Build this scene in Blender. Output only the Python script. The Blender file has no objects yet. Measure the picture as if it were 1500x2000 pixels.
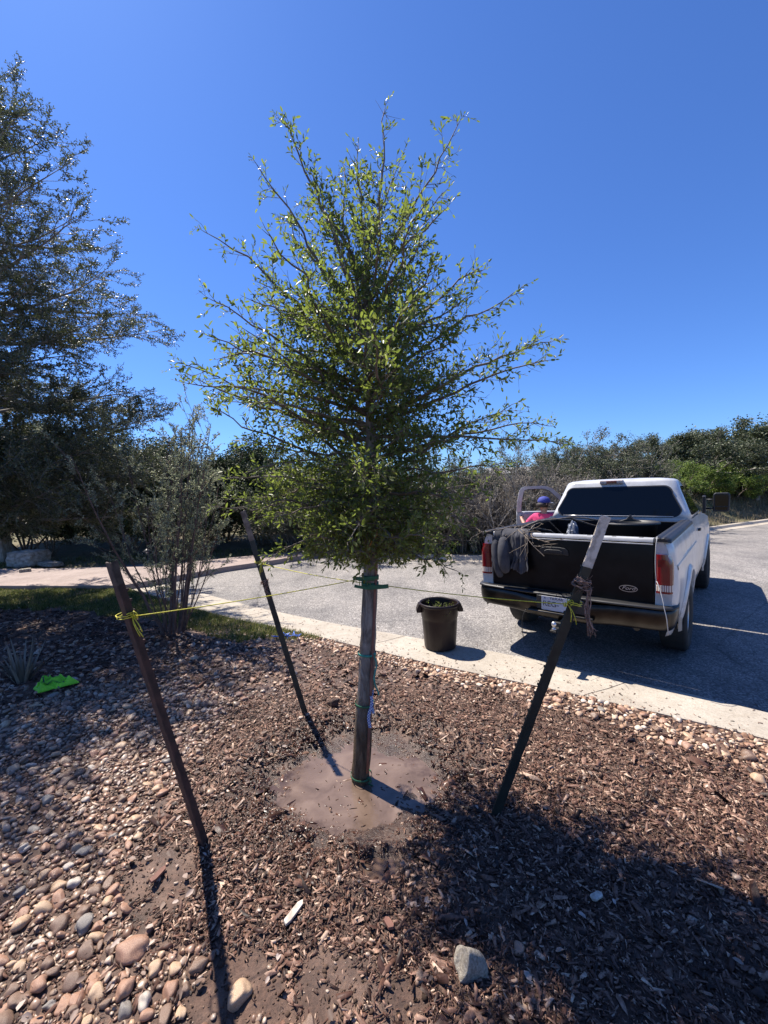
import bpy, math, random
import numpy as np
from mathutils import Vector, Matrix

random.seed(7)
RNG = np.random.default_rng(11)
SC = bpy.context.scene
COL = SC.collection
PI = math.pi
R = math.radians

# ------------------------------------------------------------------ camera
CAM_H, CAM_PITCH, CAM_ROLL, CAM_F = 1.9, -0.051, -0.033, 800.0   # F in pixels of a 2000 px high frame
def _rx(a):
    c, s = math.cos(a), math.sin(a)
    return np.array([[1, 0, 0], [0, c, -s], [0, s, c]])
def _ry(a):
    c, s = math.cos(a), math.sin(a)
    return np.array([[c, 0, s], [0, 1, 0], [-s, 0, c]])
CM = _ry(CAM_ROLL) @ _rx(-CAM_PITCH)
cam_data = bpy.data.cameras.new("camera")
cam = bpy.data.objects.new("camera", cam_data)
COL.objects.link(cam)
cam_data.sensor_fit = 'VERTICAL'
cam_data.sensor_height = 24.0
cam_data.lens = CAM_F / 2000 * 24.0
cam_data.clip_start = 0.05
cam_data.clip_end = 3000
_m = Matrix.Identity(4)
for _i, _row in enumerate((CM.T @ np.array([1, 0, 0]), CM.T @ np.array([0, 0, 1]), -(CM.T @ np.array([0, 1, 0])))):
    for _k in range(3):
        _m[_k][_i] = float(_row[_k])
_m[2][3] = CAM_H
cam.matrix_world = _m
SC.camera = cam

# ------------------------------------------------------------------ light
SUN_S = (0.45, -0.39)                    # where one metre of height throws its shadow
SUN_EL = math.atan2(1.0, math.hypot(*SUN_S))
SUN_AZ = math.atan2(-SUN_S[0], -SUN_S[1])        # clockwise from +Y
w = bpy.data.worlds.new("World")
SC.world = w
w.use_nodes = True
nt = w.node_tree
bg = nt.nodes["Background"]
sky = nt.nodes.new("ShaderNodeTexSky")
sky.sky_type = 'NISHITA'
sky.sun_disc = False
sky.sun_elevation = SUN_EL
sky.sun_rotation = SUN_AZ
sky.altitude = 300
sky.air_density = 1.0
sky.dust_density = 0.35
sky.ozone_density = 4.0
tint = nt.nodes.new("ShaderNodeMix"); tint.data_type = 'RGBA'; tint.blend_type = 'MULTIPLY'; tint.inputs[0].default_value = 1.0
nt.links.new(sky.outputs[0], tint.inputs[6]); tint.inputs[7].default_value = (0.58, 0.86, 1.36, 1)     # the deep blue of that day's air
nt.links.new(tint.outputs[2], bg.inputs[0])
bg.inputs[1].default_value = 0.069
sd = bpy.data.lights.new("sun", 'SUN')
sd.energy = 4.9
sd.angle = R(0.53)
sd.color = (1.0, 0.93, 0.83)
sun = bpy.data.objects.new("sun", sd)
COL.objects.link(sun)
sun.location = (-20, 18, 40)
sun.rotation_euler = Vector((SUN_S[0], SUN_S[1], -1.0)).to_track_quat('-Z', 'Y').to_euler()
SC.view_settings.view_transform = 'Standard'
SC.view_settings.look = 'None'
SC.view_settings.exposure = 0.98
SC.view_settings.gamma = 1.0
SC.cycles.max_bounces = 8
SC.cycles.transparent_max_bounces = 8
SC.cycles.use_denoising = True

# ------------------------------------------------------------------ helpers
def ray(u, v):
    return CM.T @ np.array([(u - 750) / CAM_F, 1.0, -(v - 1000) / CAM_F])
def G(u, v, z=0.0):
    """where the line of sight through a photo point meets the level z"""
    d = ray(u, v)
    t = (z - CAM_H) / d[2]
    return np.array([t * d[0], t * d[1], z])
def A(u, v, D):
    d = ray(u, v)
    return np.array([d[0] * D / d[1], D, CAM_H + d[2] * D / d[1]])

def vnoise(x, y, scale, seed=0):
    x = np.asarray(x, float) / scale + seed * 17.3
    y = np.asarray(y, float) / scale + seed * 5.71
    xi, yi = np.floor(x), np.floor(y)
    fx, fy = x - xi, y - yi
    fx = fx * fx * (3 - 2 * fx); fy = fy * fy * (3 - 2 * fy)
    def h(a, b):
        s = np.sin(a * 127.1 + b * 311.7 + seed * 74.7) * 43758.5453
        return s - np.floor(s)
    return ((h(xi, yi) * (1 - fx) + h(xi + 1, yi) * fx) * (1 - fy) + (h(xi, yi + 1) * (1 - fx) + h(xi + 1, yi + 1) * fx) * fy) * 2 - 1

def np_mesh(name, V, F, smooth=False):
    """V (n,3), F (m,k) all faces with k corners"""
    me = bpy.data.meshes.new(name)
    V = np.asarray(V, np.float32); F = np.asarray(F, np.int32)
    k = F.shape[1]
    me.vertices.add(len(V)); me.vertices.foreach_set("co", V.ravel())
    me.loops.add(F.size); me.loops.foreach_set("vertex_index", F.ravel())
    me.polygons.add(len(F))
    me.polygons.foreach_set("loop_start", np.arange(0, F.size, k, dtype=np.int32))
    me.polygons.foreach_set("loop_total", np.full(len(F), k, np.int32))
    if smooth:
        me.polygons.foreach_set("use_smooth", np.ones(len(F), bool))
    me.update(calc_edges=True)
    return me

def link(name, me, mat=None, parent=None):
    o = bpy.data.objects.new(name, me)
    COL.objects.link(o)
    if mat is not None:
        me.materials.append(mat)
    if parent is not None:
        o.parent = parent
    return o

def tag(o, label=None, cat=None, group=None, kind=None):
    if label: o['label'] = label
    if cat: o['category'] = cat
    if group: o['group'] = group
    if kind: o['kind'] = kind
    return o

def empty(name, loc=(0, 0, 0), rz=0.0):
    o = bpy.data.objects.new(name, None)
    COL.objects.link(o)
    o.location = loc
    o.rotation_euler = (0, 0, rz)
    o.empty_display_size = 0.2
    return o

def unit(v):
    v = np.asarray(v, float)
    n = np.linalg.norm(v)
    return v / n if n > 1e-9 else np.array([0, 0, 1.0])

def frame(d):
    d = unit(d)
    a = np.array([0, 0, 1.0]) if abs(d[2]) < 0.9 else np.array([1.0, 0, 0])
    s = unit(np.cross(d, a)); u = np.cross(s, d)
    return s, u

class MB:
    """collects shapes, becomes one mesh object"""
    def __init__(s): s.v = []; s.f = []; s.n = 0; s.sm = []
    def add(s, V, F, smooth=False):
        V = [tuple(map(float, p)) for p in V]
        s.v += V
        s.f += [tuple(int(i) + s.n for i in f) for f in F]
        s.sm += [smooth] * len(F)
        s.n += len(V)
        return s
    def box(s, lo, hi):
        x0, y0, z0 = lo; x1, y1, z1 = hi
        return s.add([(x0, y0, z0), (x1, y0, z0), (x1, y1, z0), (x0, y1, z0), (x0, y0, z1), (x1, y0, z1), (x1, y1, z1), (x0, y1, z1)],
                     [(0, 3, 2, 1), (4, 5, 6, 7), (0, 1, 5, 4), (1, 2, 6, 5), (2, 3, 7, 6), (3, 0, 4, 7)])
    def prism(s, poly, axis, a, b):
        """polygon in the two other axes, from a to b along axis"""
        def P(p, t):
            return (t, p[0], p[1]) if axis == 0 else (p[0], t, p[1]) if axis == 1 else (p[0], p[1], t)
        n = len(poly)
        V = [P(p, a) for p in poly] + [P(p, b) for p in poly]
        F = [tuple(range(n))[::-1], tuple(range(n, 2 * n))] + [(i, (i + 1) % n, n + (i + 1) % n, n + i) for i in range(n)]
        return s.add(V, F)
    def tube(s, pts, rad, n=8, caps=True, smooth=True):
        V, F = tube_arrays(pts, rad, n)
        s.add(V, F, smooth)
        if caps:
            m = len(pts); b = s.n - len(V)
            s.f.append(tuple(b + i for i in range(n))[::-1]); s.sm.append(False)
            s.f.append(tuple(b + (m - 1) * n + i for i in range(n))); s.sm.append(False)
        return s
    def lathe(s, prof, n=24, c=(0, 0, 0), axis=2, smooth=True):
        V = []; F = []
        for r, z in prof:
            for i in range(n):
                a = 2 * PI * i / n
                p = (r * math.cos(a), r * math.sin(a), z)
                if axis == 0: p = (z, p[0], p[1])
                if axis == 1: p = (p[0], z, p[1])
                V.append((p[0] + c[0], p[1] + c[1], p[2] + c[2]))
        for k in range(len(prof) - 1):
            for i in range(n):
                j = (i + 1) % n
                F.append((k * n + i, k * n + j, (k + 1) * n + j, (k + 1) * n + i))
        return s.add(V, F, smooth)
    def grid(s, P, smooth=True, close=False):
        """P[i][j] points"""
        a = len(P); b = len(P[0])
        V = [p for r_ in P for p in r_]
        F = [(i * b + j, i * b + (j + 1) % b, (i + 1) * b + (j + 1) % b, (i + 1) * b + j) for i in range(a - 1) for j in range(b if close else b - 1)]
        return s.add(V, F, smooth)
    def build(s, name, mat, parent=None, bevel=0, seg=2, solid=0, offset=0.0, subsurf=0, fix=True):
        me = bpy.data.meshes.new(name)
        me.from_pydata(s.v, [], s.f)
        me.polygons.foreach_set("use_smooth", s.sm)
        if fix:
            import bmesh
            bm = bmesh.new(); bm.from_mesh(me)
            bmesh.ops.recalc_face_normals(bm, faces=bm.faces)
            bm.to_mesh(me); bm.free()
        o = link(name, me, mat, parent)
        if solid:
            m = o.modifiers.new("s", 'SOLIDIFY'); m.thickness = solid; m.offset = offset
        if bevel:
            m = o.modifiers.new("b", 'BEVEL'); m.width = bevel; m.segments = seg; m.limit_method = 'ANGLE'; m.angle_limit = R(35)
            for p in me.polygons: p.use_smooth = True
            m2 = o.modifiers.new("w", 'WEIGHTED_NORMAL')
        if subsurf:
            m = o.modifiers.new("u", 'SUBSURF'); m.levels = subsurf; m.render_levels = subsurf
        return o

def tube_arrays(pts, rad, n=5):
    P = np.asarray(pts, float); m = len(P)
    rad = np.broadcast_to(np.asarray(rad, float), (m,))
    T = np.gradient(P, axis=0)
    T /= np.maximum(np.linalg.norm(T, axis=1, keepdims=True), 1e-9)
    s, u = frame(T[0])
    ang = np.arange(n) * 2 * PI / n
    ca, sa = np.cos(ang), np.sin(ang)
    V = np.empty((m, n, 3))
    for i in range(m):
        t = T[i]
        s = s - t * (s @ t); s /= max(np.linalg.norm(s), 1e-9)
        u = np.cross(s, t)
        V[i] = P[i] + rad[i] * (ca[:, None] * s + sa[:, None] * u)
    a = np.arange(n); b = (a + 1) % n
    F = np.concatenate([np.stack([k * n + a, k * n + b, (k + 1) * n + b, (k + 1) * n + a], 1) for k in range(m - 1)])
    return V.reshape(-1, 3), F

class Wood:
    def __init__(s): s.V = []; s.F = []; s.n = 0
    def tube(s, pts, rad, n=5):
        V, F = tube_arrays(pts, rad, n)
        s.V.append(V); s.F.append(F + s.n); s.n += len(V)
    def raw(s, V, F):
        s.V.append(V); s.F.append(F + s.n); s.n += len(V)
    def arrays(s): return np.concatenate(s.V), np.concatenate(s.F)
    def build(s, name, mat, parent=None):
        V, F = s.arrays()
        return link(name, np_mesh(name, V, F, True), mat, parent)

def leaf_arrays(P, D, N, L, W, fold=0.25):
    """P base, D direction, N normal, L length, W half width ratio -> 6 verts, 2 quads each"""
    D = D / np.maximum(np.linalg.norm(D, axis=1, keepdims=True), 1e-9)
    S = np.cross(D, N); S /= np.maximum(np.linalg.norm(S, axis=1, keepdims=True), 1e-9)
    N = np.cross(S, D)
    L = L[:, None]; W = W[:, None]
    tmpl = [(0, 0, 0), (1, .30, fold), (.85, .72, fold), (0, 1, -.25), (-.85, .72, fold), (-1, .30, fold)]
    V = np.empty((len(P), 6, 3))
    for k, (a, b, c) in enumerate(tmpl):
        V[:, k] = P + L * (a * W * S + b * D + c * W * N)
    base = (np.arange(len(P)) * 6)[:, None]
    F = np.concatenate([base + np.array([0, 1, 2, 3]), base + np.array([0, 3, 4, 5])], 1).reshape(-1, 4)
    return V.reshape(-1, 3), F

def rand_unit(n, rng=RNG):
    v = rng.normal(size=(n, 3))
    return v / np.linalg.norm(v, axis=1, keepdims=True)

# ------------------------------------------------------------------ materials
MATS = {}
def new_mat(name):
    m = bpy.data.materials.new(name); m.use_nodes = True
    MATS[name] = m
    return m, m.node_tree, m.node_tree.nodes["Principled BSDF"]
def setp(b, col=None, rough=None, metal=None, spec=None, coat=None):
    if col is not None: b.inputs["Base Color"].default_value = (*col, 1)
    if rough is not None: b.inputs["Roughness"].default_value = rough
    if metal is not None: b.inputs["Metallic"].default_value = metal
    if spec is not None: b.inputs["Specular IOR Level"].default_value = spec
    if coat is not None: b.inputs["Coat Weight"].default_value = coat
def ramp(t, cols, const=False):
    r = t.nodes.new("ShaderNodeValToRGB")
    e = r.color_ramp.elements
    if const: r.color_ramp.interpolation = 'CONSTANT'
    while len(e) < len(cols): e.new(0.5)
    for k, (p, c) in enumerate(cols):
        e[k].position = p; e[k].color = (*c, 1)
    return r
def coords(t, kind="Object"):
    return t.nodes.new("ShaderNodeTexCoord").outputs[kind]
def noise(t, scale, detail=5, rough=0.55, vec=None, dist=0):
    n = t.nodes.new("ShaderNodeTexNoise")
    n.inputs["Scale"].default_value = scale; n.inputs["Detail"].default_value = detail
    n.inputs["Roughness"].default_value = rough; n.inputs["Distortion"].default_value = dist
    if vec is not None: t.links.new(vec, n.inputs["Vector"])
    return n
def bump(t, b, src, strength=0.3, dist=0.01, prev=None):
    n = t.nodes.new("ShaderNodeBump")
    n.inputs["Strength"].default_value = strength; n.inputs["Distance"].default_value = dist
    t.links.new(src, n.inputs["Height"])
    if prev is not None: t.links.new(prev.outputs[0], n.inputs["Normal"])
    t.links.new(n.outputs[0], b.inputs["Normal"])
    return n
def mixc(t, fac, a, b, mode='MIX'):
    m = t.nodes.new("ShaderNodeMix"); m.data_type = 'RGBA'; m.blend_type = mode
    for src, key in ((fac, 0), (a, 6), (b, 7)):
        if isinstance(src, (int, float)): m.inputs[key].default_value = src
        elif isinstance(src, tuple): m.inputs[key].default_value = (*src, 1)
        else: t.links.new(src, m.inputs[key])
    return m.outputs[2]

def mat_noise(name, c1, c2, scale=5, rough=0.8, metal=0.0, spec=0.5, bs=0.2, bscale=None, bd=0.005, detail=6, coat=None, lo=.35, hi=.65):
    m, t, b = new_mat(name)
    setp(b, rough=rough, metal=metal, spec=spec, coat=coat)
    v = coords(t)
    n = noise(t, scale, detail, vec=v)
    r = ramp(t, [(lo, c1), (hi, c2)])
    t.links.new(n.outputs[0], r.inputs[0]); t.links.new(r.outputs[0], b.inputs["Base Color"])
    if bs:
        n2 = noise(t, bscale or scale * 6, 6, vec=v)
        bump(t, b, n2.outputs[0], bs, bd)
    return m

def mat_island(name, cols, rough=0.6, spec=0.5, sub=(1, 1, 1), nscale=40, bs=0.3, bd=0.003, transl=0.0, tcol=None, use_obj=False, var=0.35, rough2=None):
    """a colour of its own for each loose piece"""
    m, t, b = new_mat(name)
    setp(b, rough=rough, spec=spec)
    g = t.nodes.new("ShaderNodeNewGeometry")
    src = g.outputs["Random Per Island"]
    if use_obj:
        oi = t.nodes.new("ShaderNodeObjectInfo")
        a = t.nodes.new("ShaderNodeMath"); a.operation = 'ADD'
        t.links.new(src, a.inputs[0]); t.links.new(oi.outputs["Random"], a.inputs[1])
        f = t.nodes.new("ShaderNodeMath"); f.operation = 'FRACT'
        t.links.new(a.outputs[0], f.inputs[0]); src = f.outputs[0]
    r = ramp(t, cols)
    t.links.new(src, r.inputs[0])
    v = coords(t)
    n = noise(t, nscale, 5, vec=v)
    rr = ramp(t, [(.3, (1 - var,) * 3), (.7, (1.0 + var * .4,) * 3)])
    t.links.new(n.outputs[0], rr.inputs[0])
    c = mixc(t, 1.0, r.outputs[0], rr.outputs[0], 'MULTIPLY')
    t.links.new(c, b.inputs["Base Color"])
    if bs:
        bump(t, b, n.outputs[0], bs, bd)
    if transl:
        tr = t.nodes.new("ShaderNodeBsdfTranslucent")
        if tcol:
            c2 = mixc(t, 0.6, c, tcol)
            t.links.new(c2, tr.inputs[0])
        else:
            t.links.new(c, tr.inputs[0])
        mx = t.nodes.new("ShaderNodeMixShader"); mx.inputs[0].default_value = transl
        out = t.nodes["Material Output"]
        t.links.new(b.outputs[0], mx.inputs[1]); t.links.new(tr.outputs[0], mx.inputs[2])
        t.links.new(mx.outputs[0], out.inputs[0])
    return m

def mat_plain(name, col, rough=0.5, metal=0.0, spec=0.5, coat=None, var=0.12, scale=8, bs=0.0):
    return mat_noise(name, tuple(c * (1 - var) for c in col), tuple(min(1, c * (1 + var)) for c in col), scale, rough, metal, spec, bs, coat=coat)

M = {}
# asphalt: light worn aggregate
m, t, b = new_mat("asphalt"); M['asphalt'] = m
v = coords(t)
vo = t.nodes.new("ShaderNodeTexVoronoi"); vo.inputs["Scale"].default_value = 75; t.links.new(v, vo.inputs["Vector"])
r1 = ramp(t, [(0, (.07, .065, .062)), (.35, (.17, .158, .150)), (.7, (.27, .252, .24)), (1, (.48, .45, .42))])
t.links.new(vo.outputs["Color"], r1.inputs[0])
n1 = noise(t, .7, 6, .6, v)
r2 = ramp(t, [(.32, (.62, .62, .63)), (.52, (1.0, .99, .97)), (.68, (1.14, 1.12, 1.09))]); t.links.new(n1.outputs[0], r2.inputs[0])
n2 = noise(t, 9, 5, .7, v)
r3 = ramp(t, [(.3, (.82, .82, .82)), (.7, (1.1, 1.1, 1.1))]); t.links.new(n2.outputs[0], r3.inputs[0])
c = mixc(t, 1.0, mixc(t, 1.0, r1.outputs[0], r2.outputs[0], 'MULTIPLY'), r3.outputs[0], 'MULTIPLY')
# a few hairline cracks
vc = t.nodes.new("ShaderNodeTexVoronoi"); vc.feature = 'DISTANCE_TO_EDGE'; vc.inputs["Scale"].default_value = .33
nw = noise(t, 2.2, 5, .6, v); mv = t.nodes.new("ShaderNodeMix"); mv.data_type = 'VECTOR'; mv.inputs[0].default_value = .12
t.links.new(v, mv.inputs[4]); t.links.new(nw.outputs["Color"], mv.inputs[5]); t.links.new(mv.outputs[1], vc.inputs["Vector"])
rc = ramp(t, [(0, (.62, .62, .62)), (.005, (1, 1, 1))]); t.links.new(vc.outputs["Distance"], rc.inputs[0])
c = mixc(t, 1.0, c, rc.outputs[0], 'MULTIPLY')
mps = t.nodes.new("ShaderNodeMapping"); mps.inputs["Rotation"].default_value = (0, 0, .85); mps.inputs["Scale"].default_value = (1.6, .16, 1); t.links.new(v, mps.inputs[0])
ns = noise(t, 1.6, 6, .62, mps.outputs[0], .4); rs = ramp(t, [(.34, (.80, .80, .81)), (.5, (1, 1, 1)), (.68, (1.07, 1.06, 1.05))]); t.links.new(ns.outputs[0], rs.inputs[0])
c = mixc(t, 1.0, c, rs.outputs[0], 'MULTIPLY')
t.links.new(c, b.inputs["Base Color"]); setp(b, rough=.78, spec=.35)
bump(t, b, vo.outputs["Distance"], .5, .006)

def concrete(name, c1, c2, fine=.75):
    m, t, b = new_mat(name)
    v = coords(t)
    n1 = noise(t, 1.6, 7, .62, v); r1 = ramp(t, [(.3, c1), (.7, c2)]); t.links.new(n1.outputs[0], r1.inputs[0])
    vo = t.nodes.new("ShaderNodeTexVoronoi"); vo.inputs["Scale"].default_value = 120; t.links.new(v, vo.inputs["Vector"])
    r2 = ramp(t, [(0, (fine,) * 3), (.5, (.98,) * 3), (1, (1.12,) * 3)]); t.links.new(vo.outputs["Color"], r2.inputs[0])
    n3 = noise(t, 14, 5, .7, v); r3 = ramp(t, [(.3, (.84, .82, .79)), (.55, (1, 1, 1))]); t.links.new(n3.outputs[0], r3.inputs[0])
    c = mixc(t, 1.0, mixc(t, 1.0, r1.outputs[0], r2.outputs[0], 'MULTIPLY'), r3.outputs[0], 'MULTIPLY')
    t.links.new(c, b.inputs["Base Color"]); setp(b, rough=.85, spec=.3)
    n4 = noise(t, 160, 3, .6, v); bump(t, b, n4.outputs[0], .35, .003)
    return m
M['gutter'] = concrete("gutter_concrete", (.33, .29, .24), (.45, .40, .335))
M['pink_concrete'] = concrete("pink_concrete", (.24, .19, .17), (.36, .29, .26))
# soil of the planting bed
m, t, b = new_mat("bed_soil"); M['soil'] = m
v = coords(t)
n1 = noise(t, 5, 8, .65, v); r1 = ramp(t, [(.3, (.036, .019, .013)), (.5, (.095, .054, .038)), (.72, (.19, .118, .084))]); t.links.new(n1.outputs[0], r1.inputs[0])
n2 = noise(t, 60, 6, .7, v); r2 = ramp(t, [(.3, (.6, .6, .6)), (.7, (1.35, 1.3, 1.25))]); t.links.new(n2.outputs[0], r2.inputs[0])
t.links.new(mixc(t, 1.0, r1.outputs[0], r2.outputs[0], 'MULTIPLY'), b.inputs["Base Color"])
n3 = noise(t, 2.1, 3, .5, v); r3 = ramp(t, [(.4, (.42,) * 3), (.6, (.85,) * 3)]); t.links.new(n3.outputs[0], r3.inputs[0]); t.links.new(r3.outputs[0], b.inputs["Roughness"])
p = bump(t, b, n2.outputs[0], .8, .012)
M['water'] = None
m, t, b = new_mat("muddy_water"); M['water'] = m
v = coords(t)
n1 = noise(t, 3.5, 5, .6, v, 1.0); r1 = ramp(t, [(.3, (.095, .064, .047)), (.5, (.145, .100, .076)), (.7, (.19, .135, .104))]); t.links.new(n1.outputs[0], r1.inputs[0])
t.links.new(r1.outputs[0], b.inputs["Base Color"]); setp(b, rough=.05, spec=.6); b.inputs["IOR"].default_value = 1.38
n2 = noise(t, 30, 5, .65, v); bump(t, b, n2.outputs[0], .30, .008)

def wet_mask(t, x=-.235, y=2.60, r0=.52, r1=.98):
    g = t.nodes.new("ShaderNodeNewGeometry"); n = noise(t, 5, 5, .7, g.outputs["Position"])
    s1 = t.nodes.new("ShaderNodeVectorMath"); s1.operation = 'SUBTRACT'; s1.inputs[1].default_value = (x, y, 0); t.links.new(g.outputs["Position"], s1.inputs[0])
    s2 = t.nodes.new("ShaderNodeVectorMath"); s2.operation = 'MULTIPLY'; s2.inputs[1].default_value = (1, 1.15, 0); t.links.new(s1.outputs[0], s2.inputs[0])
    ln = t.nodes.new("ShaderNodeVectorMath"); ln.operation = 'LENGTH'; t.links.new(s2.outputs[0], ln.inputs[0])
    a_ = t.nodes.new("ShaderNodeMath"); a_.operation = 'MULTIPLY_ADD'; a_.inputs[1].default_value = .9; t.links.new(n.outputs[0], a_.inputs[0]); t.links.new(ln.outputs["Value"], a_.inputs[2])
    mr = t.nodes.new("ShaderNodeMapRange"); mr.interpolation_type = 'SMOOTHSTEP'; mr.inputs[1].default_value = r0 + .45; mr.inputs[2].default_value = r1 + .45; mr.inputs[3].default_value = 1; mr.inputs[4].default_value = 0
    t.links.new(a_.outputs[0], mr.inputs[0]); return mr.outputs[0]
def make_wet(m, dark=.5, rough=.18):
    t = m.node_tree; b = t.nodes["Principled BSDF"]; wm = wet_mask(t)
    src = b.inputs["Base Color"].links[0].from_socket
    t.links.new(mixc(t, wm, src, mixc(t, 1.0, src, (dark, dark * .95, dark * .92), 'MULTIPLY')), b.inputs["Base Color"])
    mr = t.nodes.new("ShaderNodeMix"); mr.data_type = 'FLOAT'; t.links.new(wm, mr.inputs[0])
    if b.inputs["Roughness"].links: t.links.new(b.inputs["Roughness"].links[0].from_socket, mr.inputs[2])
    else: mr.inputs[2].default_value = b.inputs["Roughness"].default_value
    mr.inputs[3].default_value = rough; t.links.new(mr.outputs[0], b.inputs["Roughness"])
make_wet(M['soil'], .55, .40)
_t = M['water'].node_tree; _b = _t.nodes["Principled BSDF"]; _w = wet_mask(_t, r0=.40, r1=.60)
_src = _b.inputs["Base Color"].links[0].from_socket
_t.links.new(mixc(_t, _w, mixc(_t, 1.0, _src, (.52, .48, .46), 'MULTIPLY'), _src), _b.inputs["Base Color"])      # shallow margin over dark soil
CHIP = [(0, (.018, .009, .006)), (.28, (.056, .026, .018)), (.52, (.125, .061, .042)), (.72, (.21, .114, .079)), (.9, (.34, .205, .145)), (1, (.58, .42, .31))]
M['chip'] = mat_island("bark_chip", CHIP, rough=.55, spec=.3, nscale=90, bs=.5, bd=.003, use_obj=False, var=.5)
make_wet(M['chip'], .60, .24)
M['crumb'] = mat_island("earth_crumb", [(0, (.03, .018, .012)), (.6, (.10, .062, .044)), (.9, (.19, .125, .092)), (1, (.42, .33, .26))], rough=.85, spec=.2, nscale=90, bs=0, var=.3)
make_wet(M['crumb'], .5, .45)
M['stone'] = mat_island("river_stone", [(0, (.10, .060, .040)), (.18, (.26, .145, .095)), (.36, (.38, .23, .155)), (.5, (.17, .125, .10)), (.64, (.46, .31, .20)), (.8, (.26, .19, .15)), (1, (.54, .42, .32))], rough=.42, spec=.5, nscale=26, bs=.35, bd=.004, use_obj=True, var=.4)
for key, c1, c2 in (('stone_red', (.22, .115, .075), (.42, .245, .16)), ('stone_tan', (.30, .19, .115), (.56, .39, .25)), ('stone_grey', (.13, .112, .096), (.30, .26, .225)),
                    ('stone_brown', (.10, .060, .040), (.26, .165, .115)), ('stone_pale', (.30, .255, .21), (.52, .45, .38))):
    M[key] = mat_noise(key, c1, c2, 24, .42, bs=.45, bscale=90, bd=.003)
M['gravel'] = mat_island("limestone_gravel", [(0, (.24, .13, .08)), (.3, (.42, .26, .17)), (.6, (.52, .36, .25)), (.85, (.60, .46, .34)), (1, (.72, .62, .52))], rough=.7, spec=.35, nscale=40, bs=.4, bd=.004, use_obj=True)
M['limestone'] = mat_noise("limestone", (.30, .25, .19), (.62, .55, .45), 9, .75, bs=.9, bscale=26, bd=.02)
M['limestone_big'] = mat_noise("limestone_block", (.26, .22, .17), (.58, .53, .46), 3, .85, bs=1.0, bscale=9, bd=.05)
M['grass'] = mat_island("grass_blade", [(0, (.06, .095, .02)), (.45, (.12, .16, .035)), (.75, (.24, .24, .07)), (1, (.42, .35, .17))], rough=.55, spec=.3, bs=0, transl=.35)
M['dry_grass'] = mat_island("dry_grass_blade", [(0, (.20, .17, .10)), (.4, (.34, .28, .18)), (.75, (.44, .38, .26)), (1, (.12, .15, .05))], rough=.7, spec=.2, bs=0, transl=.3)
M['dead_leaf'] = mat_island("dead_leaf", [(0, (.10, .06, .045)), (.5, (.26, .18, .14)), (1, (.52, .42, .36))], rough=.6, spec=.3, bs=0, transl=.15)
M['leaf'] = mat_island("oak_leaf", [(0, (.024, .040, .012)), (.3, (.058, .082, .020)), (.6, (.105, .132, .032)), (.88, (.16, .18, .048)), (1, (.25, .24, .07))], rough=.42, spec=.5, nscale=8, bs=0, transl=.47, tcol=(.34, .44, .07), var=.25)
M['leaf_grey'] = mat_island("live_oak_leaf", [(0, (.030, .040, .018)), (.4, (.064, .073, .029)), (.8, (.11, .118, .046)), (1, (.18, .175, .09))], rough=.42, spec=.5, nscale=8, bs=0, transl=.22, tcol=(.16, .2, .06), var=.25)
M['leaf_silver'] = mat_island("silvery_leaf", [(0, (.16, .19, .10)), (.5, (.28, .31, .19)), (1, (.46, .48, .33))], rough=.5, spec=.4, nscale=8, bs=0, transl=.5, var=.25)
M['leaf_cedar'] = mat_island("cedar_leaf", [(0, (.022, .038, .016)), (.5, (.045, .07, .026)), (1, (.085, .11, .045))], rough=.6, spec=.3, nscale=3, bs=0, transl=.15, var=.3)
M['leaf_olive'] = mat_island("olive_leaf", [(0, (.045, .060, .028)), (.5, (.095, .115, .058)), (1, (.17, .19, .11))], rough=.6, spec=.3, nscale=3, bs=0, transl=.2, var=.3)
M['leaf_scrub'] = mat_island("scrub_leaf", [(0, (.045, .058, .026)), (.5, (.085, .105, .048)), (1, (.15, .17, .09))], rough=.5, spec=.4, nscale=3, bs=0, transl=.2, var=.3)
M['leaf_bright'] = mat_island("bright_leaf", [(0, (.08, .13, .025)), (.5, (.17, .25, .05)), (1, (.30, .38, .08))], rough=.5, spec=.4, nscale=3, bs=0, transl=.35, var=.3)
M['leaf_bare'] = mat_island("dried_leaf", [(0, (.12, .10, .075)), (.5, (.22, .185, .14)), (1, (.32, .28, .22))], rough=.8, spec=.2, nscale=3, bs=0, transl=.15, var=.3)
M['twig'] = mat_noise("twig_bark", (.085, .065, .048), (.20, .16, .125), 20, .8, bs=.3, bd=.002)
M['twig_grey'] = mat_noise("grey_twig_bark", (.13, .115, .10), (.30, .27, .235), 8, .85, bs=.2)
M['twig_red'] = mat_noise("reddish_stem", (.075, .042, .035), (.16, .10, .08), 14, .75, bs=.2)
# trunk bark, soil splashed towards the foot
m, t, b = new_mat("trunk_bark"); M['bark'] = m
v = coords(t)
mp = t.nodes.new("ShaderNodeMapping"); mp.inputs["Scale"].default_value = (1, 1, .28); t.links.new(v, mp.inputs[0])
n1 = noise(t, 26, 8, .68, mp.outputs[0], .6); r1 = ramp(t, [(.32, (.07, .052, .038)), (.48, (.19, .155, .125)), (.68, (.36, .32, .27))]); t.links.new(n1.outputs[0], r1.inputs[0])
n2 = noise(t, 30, 8, .68, mp.outputs[0], .6); r2 = ramp(t, [(.32, (.030, .020, .012)), (.5, (.085, .055, .032)), (.7, (.16, .115, .07))]); t.links.new(n2.outputs[0], r2.inputs[0])
sx = t.nodes.new("ShaderNodeSeparateXYZ"); t.links.new(v, sx.inputs[0])
nz = noise(t, 6, 4, .6, v); ma = t.nodes.new("ShaderNodeMath"); ma.operation = 'MULTIPLY_ADD'; ma.inputs[1].default_value = .5
t.links.new(nz.outputs[0], ma.inputs[0]); t.links.new(sx.outputs[2], ma.inputs[2])
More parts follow.
